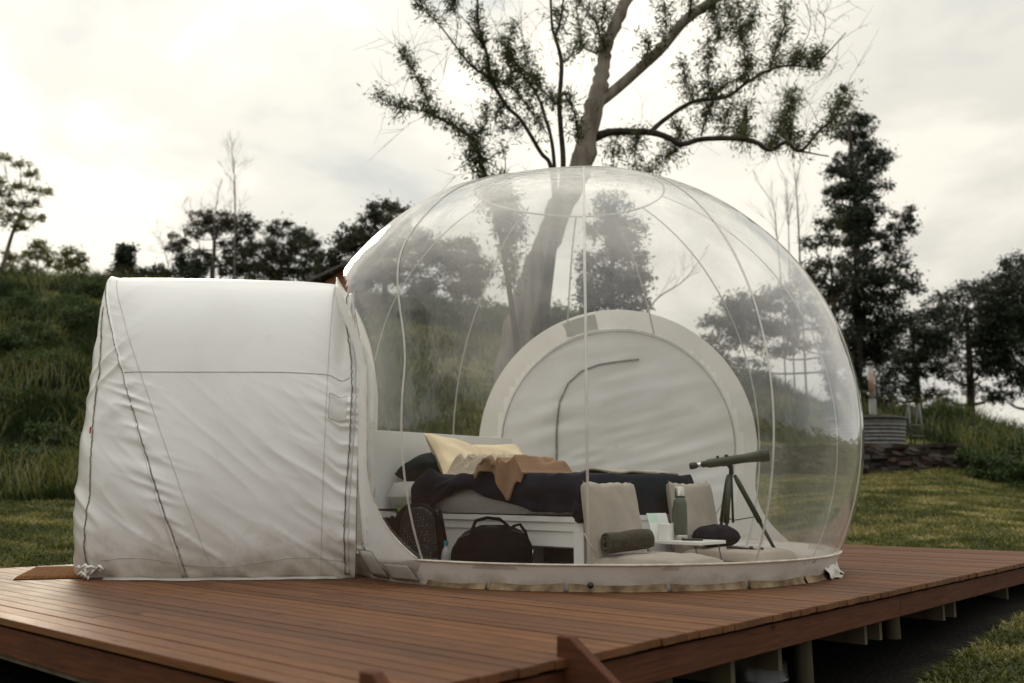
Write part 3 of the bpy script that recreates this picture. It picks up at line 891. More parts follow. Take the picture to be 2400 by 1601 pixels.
# ================================================================ bubble tent
C0 = np.array((.607, 7.626, 0.0)); RB = 2.10; ZC = 1.08
VAZ = math.atan2(C0[0], C0[1])                         # azimuth of the bubble seen from the camera
AX_L = np.array((-.9936, -.113)); PR_L = np.array((.113, -.9936))      # axis of the entry tunnel, its side facing the camera
az_b = VAZ + R(9); AX_B = np.array((math.sin(az_b), math.cos(az_b))); PR_B = np.array((AX_B[1], -AX_B[0]))
tent = empty("bubble_tent", (0, 0, 0), 0, "inflated clear bubble tent with a white fabric entry tunnel", "tent")


def loc2w(s, t, z, AX, PR):
    """local axis coordinates (s along the axis, t across) to world"""
    s = np.asarray(s, float)[..., None]; t = np.asarray(t, float)[..., None]; z = np.asarray(z, float)
    xy = C0[:2] + s * AX + t * PR
    return np.concatenate([xy, z[..., None]], -1)


def ball(phi, z, r=RB):
    """point on the bubble: phi = azimuth from the side facing the camera (positive to the right)"""
    rr = np.sqrt(np.maximum(r * r - (z - ZC) ** 2, 1e-6))
    d = np.array((-math.sin(VAZ), -math.cos(VAZ))); q = np.array((math.cos(VAZ), -math.sin(VAZ)))
    xy = C0[:2] + (rr * np.cos(phi))[..., None] * d + (rr * np.sin(phi))[..., None] * q
    return warp(np.concatenate([xy, np.asarray(z, float)[..., None] * np.ones_like(xy[..., :1])], -1))


def warp(Pw):
    """the upper half of the bubble is drawn out towards the entry tunnel it is sewn to"""
    r = Pw[..., :2] - C0[:2]
    al, fr, z = r @ np.array((-math.cos(VAZ), math.sin(VAZ))), r @ PR_L, Pw[..., 2]
    f = .27 * sstep(.0, .75, al) * sstep(1.35, 2.35, z) * sstep(-1.5, .1, fr)
    Pw = Pw.copy(); Pw[..., :2] += f[..., None] * AX_L
    return Pw


# clear film
nphi, nth = 240, 130
th = np.linspace(math.acos((0.13 - ZC) / RB), 0.0005, nth)[:, None] * np.ones((1, nphi))
ph = np.linspace(-math.pi, math.pi, nphi, endpoint=False)[None, :] * np.ones((nth, 1))
zz = ZC + RB * np.cos(th)
FV = ball(ph, zz)
# slight slackness of the film: shallow troughs at the ribs
RIBS = [R(a) for a in (0, 33, 67, 100, 130, 158, 186, 219, 251, 289, 326)]
sl = np.min(np.stack([np.abs((ph - r_ + math.pi) % (2 * math.pi) - math.pi) for r_ in RIBS]), 0)
infl = .016 * np.clip(1 - np.exp(-sl / .16), 0, 1) * np.sin(th)
ctr = np.array((C0[0], C0[1], ZC))
nr_ = (FV - ctr) / RB
FV = FV + nr_ * infl[..., None] * .8
ff = grid_faces(nth, nphi, True)
fc = FV.reshape(-1, 3)[ff].mean(1) - ctr
fc /= np.linalg.norm(fc, axis=1)[:, None]
dl = fc @ np.array((*AX_L, -.03)); db = fc @ np.array((*AX_B, -.05))
ff = ff[(dl < math.cos(R(35.0))) & (db < math.cos(R(35.5)))]
film = build("clear_film", FV.reshape(-1, 3), ff, M["film"], tent)
tag(film, "clear see-through film of the bubble, lightly hazy")

# ribs and crown ring: welded strips
GAM = R(18.5)
for r_ in RIBS:
    thr = np.linspace(GAM, math.acos((0.0 - ZC) / RB), 46)
    if True:
        pts = ball(np.full(46, r_), ZC + (RB + .004) * np.cos(thr), RB + .004)
        d_ = pts - ctr; d_ /= np.linalg.norm(d_, axis=1)[:, None]
        if np.max((d_ @ np.array((*AX_L, -.03)))) > math.cos(R(30)) or np.max((d_ @ np.array((*AX_B, -.05)))) > math.cos(R(30)):
            keep = (d_ @ np.array((*AX_L, -.03)) < math.cos(R(35))) & (d_ @ np.array((*AX_B, -.05)) < math.cos(R(35)))
            n_ = int(np.argmin(keep)) if not keep.all() else 46
            pts = pts[:max(n_, 3)]
    tg_ = np.array((math.cos(r_), math.sin(r_)))
    lat = np.array((math.cos(VAZ), -math.sin(VAZ))) * math.cos(r_) - np.array((-math.sin(VAZ), -math.cos(VAZ))) * math.sin(r_)
    rib = MB()
    for sd2 in (-.0065, .0065):
        q_ = pts.copy(); q_[:, :2] += lat * sd2
        rib.tube(q_, .0022, 5)
    st_ = np.concatenate([np.concatenate([pts[:, :2] - lat * .0065, pts[:, 2:]], 1), np.concatenate([pts[:, :2] + lat * .0065, pts[:, 2:]], 1)])
    rib.add(st_, [tuple(f_) for f_ in grid_faces(2, len(pts))])
    rib.build("rib", M["strip"], tent, True)
a = np.linspace(-math.pi, math.pi, 73)
MB().tube(ball(a, np.full(73, ZC + (RB + .004) * math.cos(GAM)), RB + .004), .0085, 6, cap=False).build("crown_ring", M["strip"], tent, True)

# white band round the foot, its piped edge, stained flaps
zb = np.array((.0, .012, .04, .08, .12, .15, .160))
pb = np.linspace(-math.pi, math.pi, 220, endpoint=False)
ZB, PB = np.meshgrid(zb, pb, indexing='ij')
BV = ball(PB, ZB, RB + .007)
out = np.stack([BV[..., 0] - C0[0], BV[..., 1] - C0[1], 0 * ZB], -1); out /= np.linalg.norm(out, axis=-1)[..., None]
BV = BV + out * ((fbm(PB * 9, ZB * 9) - .5) * .02 * (1 - ZB / .2) + (.02 * np.exp(-ZB / .02)))[..., None]
band = build("foot_band", BV.reshape(-1, 3), grid_faces(len(zb), len(pb), True), M["band"], tent)
solid(band, .004)
a = np.linspace(-math.pi, math.pi, 181)
MB().tube(ball(a, np.full(181, .162), RB + .010), .0075, 6, cap=False).build("piping", M["cord"], tent, True)
# floor of the bubble
a = np.linspace(0, 2 * math.pi, 64, endpoint=False)
rr_ = math.sqrt(RB ** 2 - ZC ** 2) + .01
V = [(C0[0], C0[1], .016)] + [(C0[0] + rr_ * math.cos(q), C0[1] + rr_ * math.sin(q), .012) for q in a]
o = build("groundsheet", V, [(0, i + 1, (i + 1) % 64 + 1) for i in range(64)], M["sheet"], tent, False)
# stained skirt flaps lying along the front of the foot
fl = [(-34, -20, .5), (-19.2, -4.6, 1), (-3.8, 14.6, 1), (15.6, 31.6, .8), (32.6, 49.4, 1), (50.4, 66, 1)]
for a0, a1, wgt in fl:
    n_ = 26
    q = np.linspace(R(a0), R(a1), n_)
    rows = []
    for k_, (dr, z_) in enumerate(((.012, .052), (.020, .048), (.030, .025), (.040, .004), (.046, .0015))):
        rise = .012 * np.sin(np.linspace(0, math.pi, n_)) * -1 + .006 * (vnoise(q * 30 + a0, q * 0 + k_) - .5)
        zrow = np.maximum(z_ * (.55 + .45 * wgt) + (rise if k_ < 3 else rise * 0), .0015)
        p_ = ball(q, np.full(n_, .02), RB)
        ou = p_[:, :2] - C0[:2]; ou /= np.linalg.norm(ou, axis=1)[:, None]
        wv = dr + .006 * (vnoise(q * 22, q * 0 + k_ * 3.3) - .5) * (k_ > 0)
        rows.append(np.concatenate([p_[:, :2] + ou * (wv + .006)[:, None] if not np.isscalar(wv) else p_[:, :2] + ou * (wv + .006), zrow[:, None]], 1))
    o = build("skirt_flap", np.concatenate(rows), grid_faces(5, n_), M["flap"], tent); solid(o, .003)
# drawstring toggle at the front rib
p = ball(np.array([R(.3)]), np.array([.045]), RB + .06)[0]
MB().lathe([(.004, -.03), (.017, -.028), (.02, 0), (.017, .028), (.004, .03)], p, 12, Matrix.Rotation(R(80), 3, 'X')).build("toggle", M["plastic_black"], tent, True)
# crumpled end of the skirt at the right
cr_ = []
qv = np.linspace(R(60), R(80), 30)
for k_, (dr, z_) in enumerate(((.0, .10), (.02, .09), (.03, .07), (.045, .05), (.055, .025), (.075, .005))):
    p_ = ball(qv, np.full(30, .04), RB)
    ou = p_[:, :2] - C0[:2]; ou /= np.linalg.norm(ou, axis=1)[:, None]
    cr_.append(np.concatenate([p_[:, :2] + ou * (dr + .035 * (vnoise(qv * 26 + 3 * k_, qv * 0 + k_) - .4))[:, None],
                               np.maximum(z_ + .05 * (vnoise(qv * 31, qv * 0 + 7 + k_) - .5), .002)[:, None]], 1))
o = build("crumpled_skirt", np.concatenate(cr_), grid_faces(6, 30), M["band"], tent, False); solid(o, .003)


# ---- entry tunnel
TH, TWD, S0, SE, SIN = 2.235, .845, 2.55, 3.80, 1.79


def tw(z):
    n = 2.7
    w = TWD * np.power(np.maximum(1 - np.power(np.clip(z / TH, 0, 1), n), 0), 1 / n)
    return w * (1 - .085 * np.exp(-np.maximum(z, 0) / .16)) + .012 * np.sin(np.clip(z, 0, 1.6) * 2)


def t_se(z):
    return SE + .05 * sstep(1.6, .5, z) - .07 * np.exp(-np.maximum(z, 0) / .10) - .03 * np.power(np.clip(z / TH, 0, 1), 6)


def tun_t(s, z):
    """half width of the tunnel at station s and height z"""
    x = np.clip((s - S0) / (t_se(z) - S0), 0, 1)
    return tw(z) * np.power(np.maximum(1 - x ** 3.3, 0), 1 / 3.3)


def sag(s):
    """the roof dips where the tunnel meets the bubble and at the far end"""
    return 1 - .030 * np.exp(-((s - 1.92) / .06) ** 2) + .010 * np.exp(-((s - SE + .03) / .05) ** 2) - .012 * sstep(2.4, 1.8, s)


def rg(n, p=1.6):
    """sharp-crested folds from smooth noise, about zero mean"""
    return (1 - np.abs(2 * n - 1)) ** p - .42


def wr(s, z):
    """wrinkles: gathers at the seams, diagonal pulls between them"""
    def fold(ang, along, across, o1, o2, p=1.6):
        c_, s_ = math.cos(R(ang)), math.sin(R(ang))
        al, ac = (-s) * c_ - z * s_, (-s) * s_ + z * c_
        return rg(vnoise(al * along + o1, ac * across + o2), p)
    low = sstep(1.60, 1.15, z)
    edge = np.exp(-np.maximum(s - 1.86, 0) / .24)
    g1 = fold(28, 1.7, 10, 4, 0) * edge * (.10 + low) * .027
    g1b = fold(22, 2.4, 19, 14, 3) * np.exp(-np.maximum(s - 1.86, 0) / .16) * (.15 + low) * .018
    seam_s = 2.90 + (SE - 2.90) * np.clip(z / TH, 0, 1) ** 1.05
    ds = np.abs(s - seam_s)
    g2 = fold(18, 2.6, 17, 9, 3) * np.exp(-ds / .10) * (.25 + low) * .018
    g3 = fold(38, .9, 4.6, 0, 11) * low * .006 * sstep(1.9, 2.2, s)
    g3b = fold(40, 1.6, 11, 3, 7) * low * .003
    g4 = fold(33, 2.0, 13, 2, 8) * sstep(.7, .1, z) * .012
    g5 = (vnoise(s * 1.3, z * 1.6) - .5) * .04
    g6 = (vnoise(s * 9, z * 7) - .5) * sstep(.09, .0, z) * .04
    end = sstep(S0 + .60, SE - .25, s)
    up = sstep(.9, 1.5, z)
    g7 = (fold(-42, 1.6, 10, 1, 5) * up + fold(35, 1.4, 8, 21, 6) * (1 - up)) * end * .017
    return g1 + g1b + g2 + g3 + g3b + g4 + g5 + g6 + g7


nz_, ns_ = 260, 330
tv = np.linspace(0, 1, nz_)
zrow = TH * np.sin(tv * math.pi / 2) ** .92
zrow = np.unique(np.concatenate([zrow, TH * (1 - np.geomspace(1e-5, .02, 12))]))
nz_ = len(zrow)
sv = SIN + (SE - SIN) * (1 - (1 - np.linspace(0, 1, ns_)) ** 1.9)
sv_full = np.concatenate([sv, sv[::-1][1:]])
side = np.concatenate([np.ones(ns_), -np.ones(ns_ - 1)])
ZZ = zrow[:, None] * np.ones((1, len(sv_full)))
SS = np.minimum(sv_full[None, :] * np.ones((nz_, 1)), t_se(ZZ) - 1e-4)
TT = tun_t(SS, ZZ) * side[None, :]
SSw = SS + .11 * sstep(1.45, 2.15, ZZ) * np.clip(1 - (SS - SIN) / .42, 0, 1)
GV = loc2w(SSw, TT, ZZ * sag(SSw), AX_L, PR_L)
du = np.gradient(GV, axis=1); dv = np.gradient(GV, axis=0)
nn = np.cross(du, dv); ln = np.linalg.norm(nn, axis=-1, keepdims=True)
nn = nn / np.maximum(ln, 1e-9)
cen = loc2w(np.full_like(SS, 2.6), np.zeros_like(SS), np.full_like(SS, .9), AX_L, PR_L)
sg = np.sign(np.sum(nn * (GV - cen), -1, keepdims=True)); nn = nn * np.where(sg == 0, 1, sg)
fade = sstep(1.0, .93, ZZ / TH)[..., None]
tip = sstep(0, .02, np.abs(TT))[..., None]
GV = GV + nn * (wr(SS, ZZ) * np.where(side > 0, 1, .8))[..., None] * fade * tip
GV[..., 2] = np.maximum(GV[..., 2], .004)
tunnel = build("entry_tunnel", GV.reshape(-1, 3), grid_faces(nz_, len(sv_full)), M["fabric"], tent)
tag(tunnel, "white wrinkled fabric entry tunnel")


def on_tunnel(s, z, off=.006, sgn=1):
    """points on the camera side of the tunnel, a little proud of the cloth"""
    s = np.asarray(s, float); z = np.asarray(z, float); e_ = 1e-3
    s = np.minimum(s, t_se(z) - 2e-4)
    f = lambda a_, b_: loc2w(a_, tun_t(np.minimum(a_, t_se(b_) - 1e-4), b_) * sgn, b_ * sag(a_), AX_L, PR_L)
    p0 = f(s, z); a_ = f(s - e_, z) - p0; b_ = f(s, np.minimum(z + e_, TH)) - p0
    n = np.cross(a_, b_); n /= np.linalg.norm(n, axis=-1, keepdims=True) + 1e-9
    c_ = loc2w(np.full_like(s, 2.6), np.zeros_like(s), np.full_like(s, .9), AX_L, PR_L)
    n *= np.sign(np.sum(n * (p0 - c_), -1, keepdims=True))
    fd = sstep(1.0, .93, z / TH)
    p0 = p0 + n * (wr(s, z) * fd + off)[..., None]
    p0[..., 2] = np.maximum(p0[..., 2], .006)
    return p0


def seam(s, z, rad, name, m_, off=.004, jit=0.0, n=5):
    p = on_tunnel(s, z, off)
    if jit:
        p = p + (RNG.random(p.shape) - .5) * jit
    o = MB().tube(p, rad, n).build(name, m_, tunnel, True)
    return o


zs = np.linspace(.03, TH * .985, 120)
# raised hems under the seams
seam(1.835 + .012 * np.sin(zs * 4) + .06 * sstep(1.45, 2.15, zs), zs, .013, "seam_hem", M["vinyl"], -.004, .004, 8)
seam(np.minimum(2.925 + (SE - .02 - 2.925) * (zs / TH) ** 1.05, t_se(zs) - .02), zs, .012, "seam_hem", M["fabric"], -.005, .004, 8)
# gathered zip where the tunnel meets the bubble, with its frayed stitching
seam(1.855 + .012 * np.sin(zs * 4) + .06 * sstep(1.45, 2.15, zs), zs, .0046, "zip_seam", M["seam"], .004, .007)
seam(1.780 + .006 * np.sin(zs * 3) + .09 * sstep(1.45, 2.15, zs), zs, .0034, "zip_seam", M["seam"], .004, .003)
seam(np.full(120, 2.02), zs, .0016, "stitch_line", M["thread"], .002)
seamS = lambda z, lo: lo + (SE - .005 - lo) * (z / TH) ** 1.05
seam(np.minimum(seamS(zs, 2.90), t_se(zs) - .004), zs, .0048, "corner_seam", M["seam"], .004, .004)
seam(seamS(zs, 2.72) - .10 * (zs / TH), zs, .0018, "stitch_line", M["thread"], .002)
# horizontal roof seam
sh = np.linspace(1.86, seamS(1.43, 2.90) - .01, 60)
seam(sh, np.full(60, 1.43), .0026, "stitch_line", M["thread"], .002)
seam(np.linspace(1.87, 3.5, 60), .12 + .03 * np.sin(np.linspace(0, 9, 60)), .0016, "stitch_line", M["thread"], .002)
# door zip on the rounded corner
zz_ = np.linspace(.06, 1.95, 90)
seam(3.63 + .010 * np.sin(zz_ * 7) + .12 * (zz_ / TH) ** 3, zz_, .0052, "door_zip", M["seam"], .004, .006)
p = on_tunnel(np.array([3.66]), np.array([1.02]), .012)[0]
MB().box(p, (.008, .008, .045)).build("zip_pull", mat("red_tag", (.45, .02, .015), None, 5), tunnel)
# sewn patch near the bubble end
ps, pz_ = np.meshgrid(np.linspace(1.875, 2.0, 8), np.linspace(1.12, 1.30, 8))
o = build("patch", on_tunnel(ps, pz_, .006).reshape(-1, 3), grid_faces(8, 8), M["vinyl"], tunnel)
pe = [(1.87, 1.12), (2.0, 1.12), (2.0, 1.30), (1.87, 1.30)]
sp = np.concatenate([np.linspace(pe[i][0], pe[(i + 1) % 4][0], 8) for i in range(3)]); zp = np.concatenate([np.linspace(pe[i][1], pe[(i + 1) % 4][1], 8) for i in range(3)])
seam(sp, zp, .0018, "stitch_line", M["thread"], .008)
# skirt tape at the foot of the tunnel
sq = np.linspace(1.9, 3.5, 70)
pt = on_tunnel(sq, np.full(70, .02), .01)
rows = []
for k_, (dz, ou) in enumerate(((.022, .0), (.012, .012), (.004, .03 ))):
    q_ = pt.copy(); q_[:, 2] = np.maximum(dz + .010 * (vnoise(sq * 8, sq * 0 + k_) - .5), .003)
    q_[:, :2] += PR_L * (ou + .016 * (vnoise(sq * 6 + 3, sq * 0 + k_ * 2) - .5))[:, None]
    rows.append(q_)
o = build("skirt_tape", np.concatenate(rows), grid_faces(3, 70), M["vinyl"], tunnel); solid(o, .002)
# loose gathered bundle at the far foot corner
bb = MB()
c_ = on_tunnel(np.array([3.60]), np.array([.05]), .03)[0]
for i in range(16):
    q0 = c_ + np.array((random.uniform(-.07, .07), random.uniform(-.04, .02), random.uniform(-.04, .03)))
    d_ = np.array((random.uniform(-1, 1), random.uniform(-.5, .3), random.uniform(-.5, .6))); d_ /= np.linalg.norm(d_)
    l_ = random.uniform(.03, .08)
    pp = [q0, q0 + d_ * l_ * .5 + np.array((0, 0, random.uniform(.0, .03))), q0 + d_ * l_ + np.array((0, 0, -.01))]
    pp = [np.array((v_[0], v_[1], max(v_[2], .008))) for v_ in pp]
    bb.tube(pp, [.007, .011, .006], 6)
bb.build("drawcord_bundle", M["band"], tunnel, True)


# ---- collars: white fabric where tunnels join the bubble
def collar_profile(psi, AX, PR, rin, rout, sin_, bulge, flare, n=14):
    """rows from the tunnel side (radius rin) out to the edge on the bubble; psi is the angle round the axis"""
    zc = ZC - .05
    rows = []
    for k_ in range(n + 1):
        f = k_ / n
        rad = rin + (rout - rin) * f
        y_ = rad * np.cos(psi); z_ = zc + rad * np.sin(psi)
        # widen towards the ground
        low = flare * np.clip((.85 - np.maximum(z_, .16)) / .69, 0, 1) ** 2.6 * f
        y_ = y_ + np.sign(y_) * low
        s_b = np.sqrt(np.maximum((RB + .012) ** 2 - y_ ** 2 - (z_ - ZC) ** 2, .04))
        s_ = sin_ * (1 - f ** 1.3) + s_b * f ** 1.3 if bulge else s_b
        rows.append(warp(loc2w(s_, y_, np.maximum(z_, .004), AX, PR)))
    return np.concatenate(rows)


psi = np.linspace(-R(56), R(236), 170)
o = build("tunnel_collar", collar_profile(psi, AX_L, PR_L, .66, 1.235, 1.70, True, .46), grid_faces(15, 170), M["vinyl"], tent)
tag(o, "white vinyl collar joining the entry tunnel to the bubble")
# piping on the collar's edge, and inner line
def collar_edge(AX, PR, rout, flare, off):
    zc = ZC - .05
    y_ = rout * np.cos(psi); z_ = zc + rout * np.sin(psi)
    y_ = y_ + np.sign(y_) * flare * np.clip((.85 - np.maximum(z_, .16)) / .69, 0, 1) ** 2.6
    k_ = z_ > .165
    y_, z_ = y_[k_], z_[k_]
    s_ = np.sqrt(np.maximum((RB + off) ** 2 - y_ ** 2 - (z_ - ZC) ** 2, .04))
    return warp(loc2w(s_, y_, z_, AX, PR))


MB().tube(collar_edge(AX_L, PR_L, 1.237, .46, .016), .005, 5).build("piping", M["cord"], tent, True)
# patches at the foot of the collar
for (a0, a1, z0, z1) in ((-52.5, -46, .02, .20), (-44.5, -36, .02, .13)):
    qq, zq = np.meshgrid(np.linspace(R(a0), R(a1), 10), np.linspace(z0, z1, 6))
    qq = qq + (zq - z0) * R(-14)
    PV = ball(qq, zq, RB + .035)
    o = build("foot_patch", PV.reshape(-1, 3), grid_faces(6, 10), M["vinyl"], tent); solid(o, .003)
    ee = np.concatenate([PV[:, 0], PV[-1, :], PV[::-1, -1]])
    MB().tube(ee, .003, 5).build("stitch_line", M["seam"], tent, True)

# rear door: white ring, wrinkled door cloth with a curved zip, and the tunnel behind it
o = build("rear_ring", collar_profile(psi, AX_B, PR_B, 1.16, 1.36, 1.70, False, .55), grid_faces(15, 170), M["vinyl"], tent)
nr2, np2 = 46, 150
rad = np.linspace(.01, 1.19, nr2)[:, None] * np.ones((1, np2)); pp2 = np.linspace(-R(90), R(270), np2)[None, :] * np.ones((nr2, 1))
ty = rad * np.cos(pp2); tz2 = ZC - .05 + rad * np.sin(pp2)
s_e = math.sqrt(RB ** 2 - 1.16 ** 2)
sd_ = s_e + .06 * (1 - (rad / 1.19) ** 2) + .03
wrk = (vnoise(ty * 1.6 + tz2 * .5 + 3, tz2 * 9 - ty * 2.5) - .5) * .035 * sstep(.1, .9, rad) + (vnoise(ty * 3, tz2 * 17 - ty * 4) - .5) * .012
sd_ = sd_ + wrk * sstep(1.19, 1.1, rad)
o = build("rear_door", loc2w(sd_, ty, np.maximum(tz2, .004), AX_B, PR_B).reshape(-1, 3), grid_faces(nr2, np2), M["fabric"], tent)
tag(o, "white fabric rear door with a curved dark zip")
zp_ = [(-.60, .05), (-.60, .5), (-.60, .9), (-.595, 1.25), (-.56, 1.5), (-.47, 1.68), (-.33, 1.80), (-.15, 1.86), (.05, 1.885), (.25, 1.90)]
zt = np.array(zp_); q = np.linspace(0, 1, len(zt)); q2 = np.linspace(0, 1, 60)
yy_ = np.interp(q2, q, zt[:, 0]); z2_ = np.interp(q2, q, zt[:, 1])
rr2 = np.sqrt(yy_ ** 2 + (z2_ - ZC + .05) ** 2)
ss2 = s_e + .06 * (1 - (rr2 / 1.19) ** 2) + .03 + ((vnoise(yy_ * 1.6 + z2_ * .5 + 3, z2_ * 9 - yy_ * 2.5) - .5) * .035 * sstep(.1, .9, rr2)) - .012
MB().tube(loc2w(ss2, yy_, z2_, AX_B, PR_B), .011, 6).build("zip", M["seam"], o, True)
pr_ = np.linspace(R(-38), R(218), 90)
MB().tube(loc2w(np.full(90, s_e + .005), 1.155 * np.cos(pr_), np.maximum(ZC - .05 + 1.155 * np.sin(pr_), .02), AX_B, PR_B), .006, 5).build("stitch_line", M["thread"], o, True)
# vent panel on the ring
vy, vz = np.meshgrid(np.linspace(R(97), R(112), 10), np.linspace(1.19, 1.33, 5))
vy_, vz_ = vz * np.cos(vy), ZC - .05 + vz * np.sin(vy)
o2 = build("vent_panel", loc2w(np.sqrt((RB - .02) ** 2 - vy_ ** 2 - (vz_ - ZC) ** 2), vy_, vz_, AX_B, PR_B).reshape(-1, 3), grid_faces(5, 10),
           mat("grey_mesh", (.72, .72, .70), (.78, .78, .76), 40, .8), tent)
s2 = np.linspace(1.98, 3.7, 30)
tt_ = np.linspace(0, math.pi, 40)
S2, T2 = np.meshgrid(s2, tt_, indexing='ij')
w2 = 1.0 - .12 * sstep(2, 3.6, S2)
RV = loc2w(S2, w2 * np.sign(np.cos(T2)) * np.abs(np.cos(T2)) ** .75, 2.12 * np.sin(T2) ** .75 + .004, AX_B, PR_B)
RV[..., :2] += ((vnoise(S2 * 6, T2 * 4) - .5) * .04)[..., None]
o = build("rear_tunnel", RV.reshape(-1, 3), grid_faces(30, 40), M["fabric"], tent)
endc = np.concatenate([RV[-1], RV[-1].mean(0, keepdims=True) + np.array([[*(AX_B * .12), 0]])])
build("end_panel", endc, [(i, i + 1, 40) for i in range(39)], M["fabric"], o, True)

# ================================================================ furniture in the bubble
FDIR = np.array((.743, -.669)); SDIR = np.array((.669, .743))     # bed: towards its foot, towards its far side
FL = .018                                                          # floor level
BK0 = np.array((.487, 6.60)) - FDIR * 2.12                         # near corner at the head
bang = math.atan2(FDIR[1], FDIR[0])
BL, BW, BH = 2.12, 1.52, .405


def bed_pt(l, w, z):
    p = BK0 + FDIR * l + SDIR * w
    return np.array((p[0], p[1], z))


bed = empty("bed", (*BK0, FL), bang, "white storage bed with a tall plain headboard", "bed")
bx = lambda c, s, n, m_="bed_white", b=.003: bevel(MB().box(c, s).build(n, M[m_], bed), b, 1)
bx((BL / 2, BW / 2, BH - .022), (BL, BW, .040), "slat_deck")
bx((BL / 2 - .02, .03, BH - .075), (BL - .12, .02, .062), "side_rail")
bx((.72, .045, .17), (1.36, .02, .30), "side_panel")
bx((1.40, .048, .17), (.022, .03, .30), "stile")
bx((1.73, .047, .255), (.63, .02, .13), "drawer_front")
bx((BL - .045, .045, .19), (.09, .07, .38), "leg")
bx((BL - .045, BW - .045, .19), (.09, .07, .38), "leg")
bx((.045, .045, .19), (.09, .07, .38), "leg")
bx((BL - .02, BW / 2, .20), (.02, BW - .16, .36), "end_panel")
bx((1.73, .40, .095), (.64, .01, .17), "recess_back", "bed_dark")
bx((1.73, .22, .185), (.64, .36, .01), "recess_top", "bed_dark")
bx((1.43, .22, .095), (.012, .36, .17), "recess_side")
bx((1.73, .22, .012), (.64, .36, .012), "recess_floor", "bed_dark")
for zz in (.06, .12):
    MB().lathe([(.001, 0), (.008, 0), (.008, .003), (.001, .003)], (1.436, .12, zz), 10, Matrix.Rotation(R(90), 3, 'Y')).build("bolt_cap", M["plastic_black"], bed)
bx((-.03, BW / 2 - .02, .545), (.04, BW + .28, 1.09), "headboard")

# mattress with rounded edges
def cushion(w, d, h, n=28, e=5.0, puff=0.0, seed=0):
    """pillow-like block centred on the origin: squared outline, rounded edge"""
    u = np.linspace(-1, 1, n)
    X, Y = np.meshgrid(u, u)
    bx_ = np.maximum(1 - np.abs(X) ** e, 0) ** (1 / e); by_ = np.maximum(1 - np.abs(Y) ** e, 0) ** (1 / e)
    T = bx_ * by_
    Z = h / 2 * T + puff * (1 - X ** 2) * (1 - Y ** 2)
    Z = Z + (fbm(X * 3 + seed, Y * 3 + seed * 2) - .5) * h * .12 * T
    top = np.stack([X * w / 2, Y * d / 2, Z], -1).reshape(-1, 3)
    bot = np.stack([X * w / 2, Y * d / 2, -h / 2 * T - puff * (1 - X ** 2) * (1 - Y ** 2)], -1).reshape(-1, 3)
    F = grid_faces(n, n)
    return np.concatenate([top, bot]), np.concatenate([F, F[:, ::-1] + n * n])


def place(V, loc, rot):
    Mx = np.array(rot.to_matrix() if hasattr(rot, "to_matrix") else rot)
    return V @ Mx.T + np.array(loc)


from mathutils import Euler
V, F = cushion(2.0, 1.48, .25, 44, 14)
o = build("mattress", V, F, M["linen"]); o.location = bed_pt(1.03, .76, FL + BH + .127); o.rotation_euler = (0, 0, bang)
tag(o, "pale grey sheeted mattress on the white bed", "mattress")

# quilt: over the top and hanging down on the near side and the foot
MT = FL + BH + .262
nl, nw = 130, 90
lv = np.linspace(.42, 2.30, nl); cv = np.linspace(-.34, 1.5, nw)
LV, CV = np.meshgrid(lv, cv, indexing='ij')
hang = .28 - .20 * np.exp(-((LV - .98) / .30) ** 2) - .05 * np.sin(LV * 5.5) + .03 * (vnoise(LV * 5, LV * 0) - .5) + .10 * sstep(1.6, 2.0, LV) + .05 * np.exp(-((LV - .46) / .14) ** 2)
hang = np.clip(hang, .06, .27)
# near edge: arc length before the mattress edge hangs down
edge = .02
cc = np.where(CV < edge, edge + (CV - edge) * (hang / .36), CV)
over = np.maximum(edge - cc, 0)
wv = np.where(over > 0, edge - .035 * np.sin(np.clip(over / .07, 0, 1) * math.pi / 2) - .015 * np.sin(LV * 21) * sstep(.05, .25, over), cc)
zv = MT + .008 - np.maximum(over - .03, 0)
lo = np.maximum(LV - 2.06, 0)                                   # over the foot
l2 = np.where(lo > 0, 2.06 + .06 * np.sin(np.clip(lo / .1, 0, 1) * math.pi / 2), LV)
zv = zv - np.maximum(lo - .02, 0) * 1.25
fold = (fbm(LV * 3.2 + 1, CV * 4.5) - .5) * (.10 + .10 * sstep(1.3, .6, LV)) + .035 * np.sin(CV * 9 + 2.2 * np.sin(LV * 3)) * np.exp(-((LV - .9) / .5) ** 2)
ridge = .07 * np.exp(-((LV - .54) / .10) ** 2)
topm = sstep(.12, .0, over) * sstep(.1, 0, lo)
zv = zv + (np.abs(fold) + ridge * .6 + .020 * sstep(.7, 1.5, LV)) * topm
wv = wv - (np.abs(fold) * .7 + .022 * np.sin(np.clip(over / .2, 0, 1) * math.pi)) * sstep(.02, .1, over)
QV = np.stack([BK0[0] + FDIR[0] * l2 + SDIR[0] * wv, BK0[1] + FDIR[1] * l2 + SDIR[1] * wv, np.maximum(zv, FL + .405)], -1)
o = build("quilt", QV.reshape(-1, 3), grid_faces(nl, nw), M["quilt"]); solid(o, .045, 1.0)
tag(o, "rumpled dark navy quilt hanging over the side of the bed", "quilt")


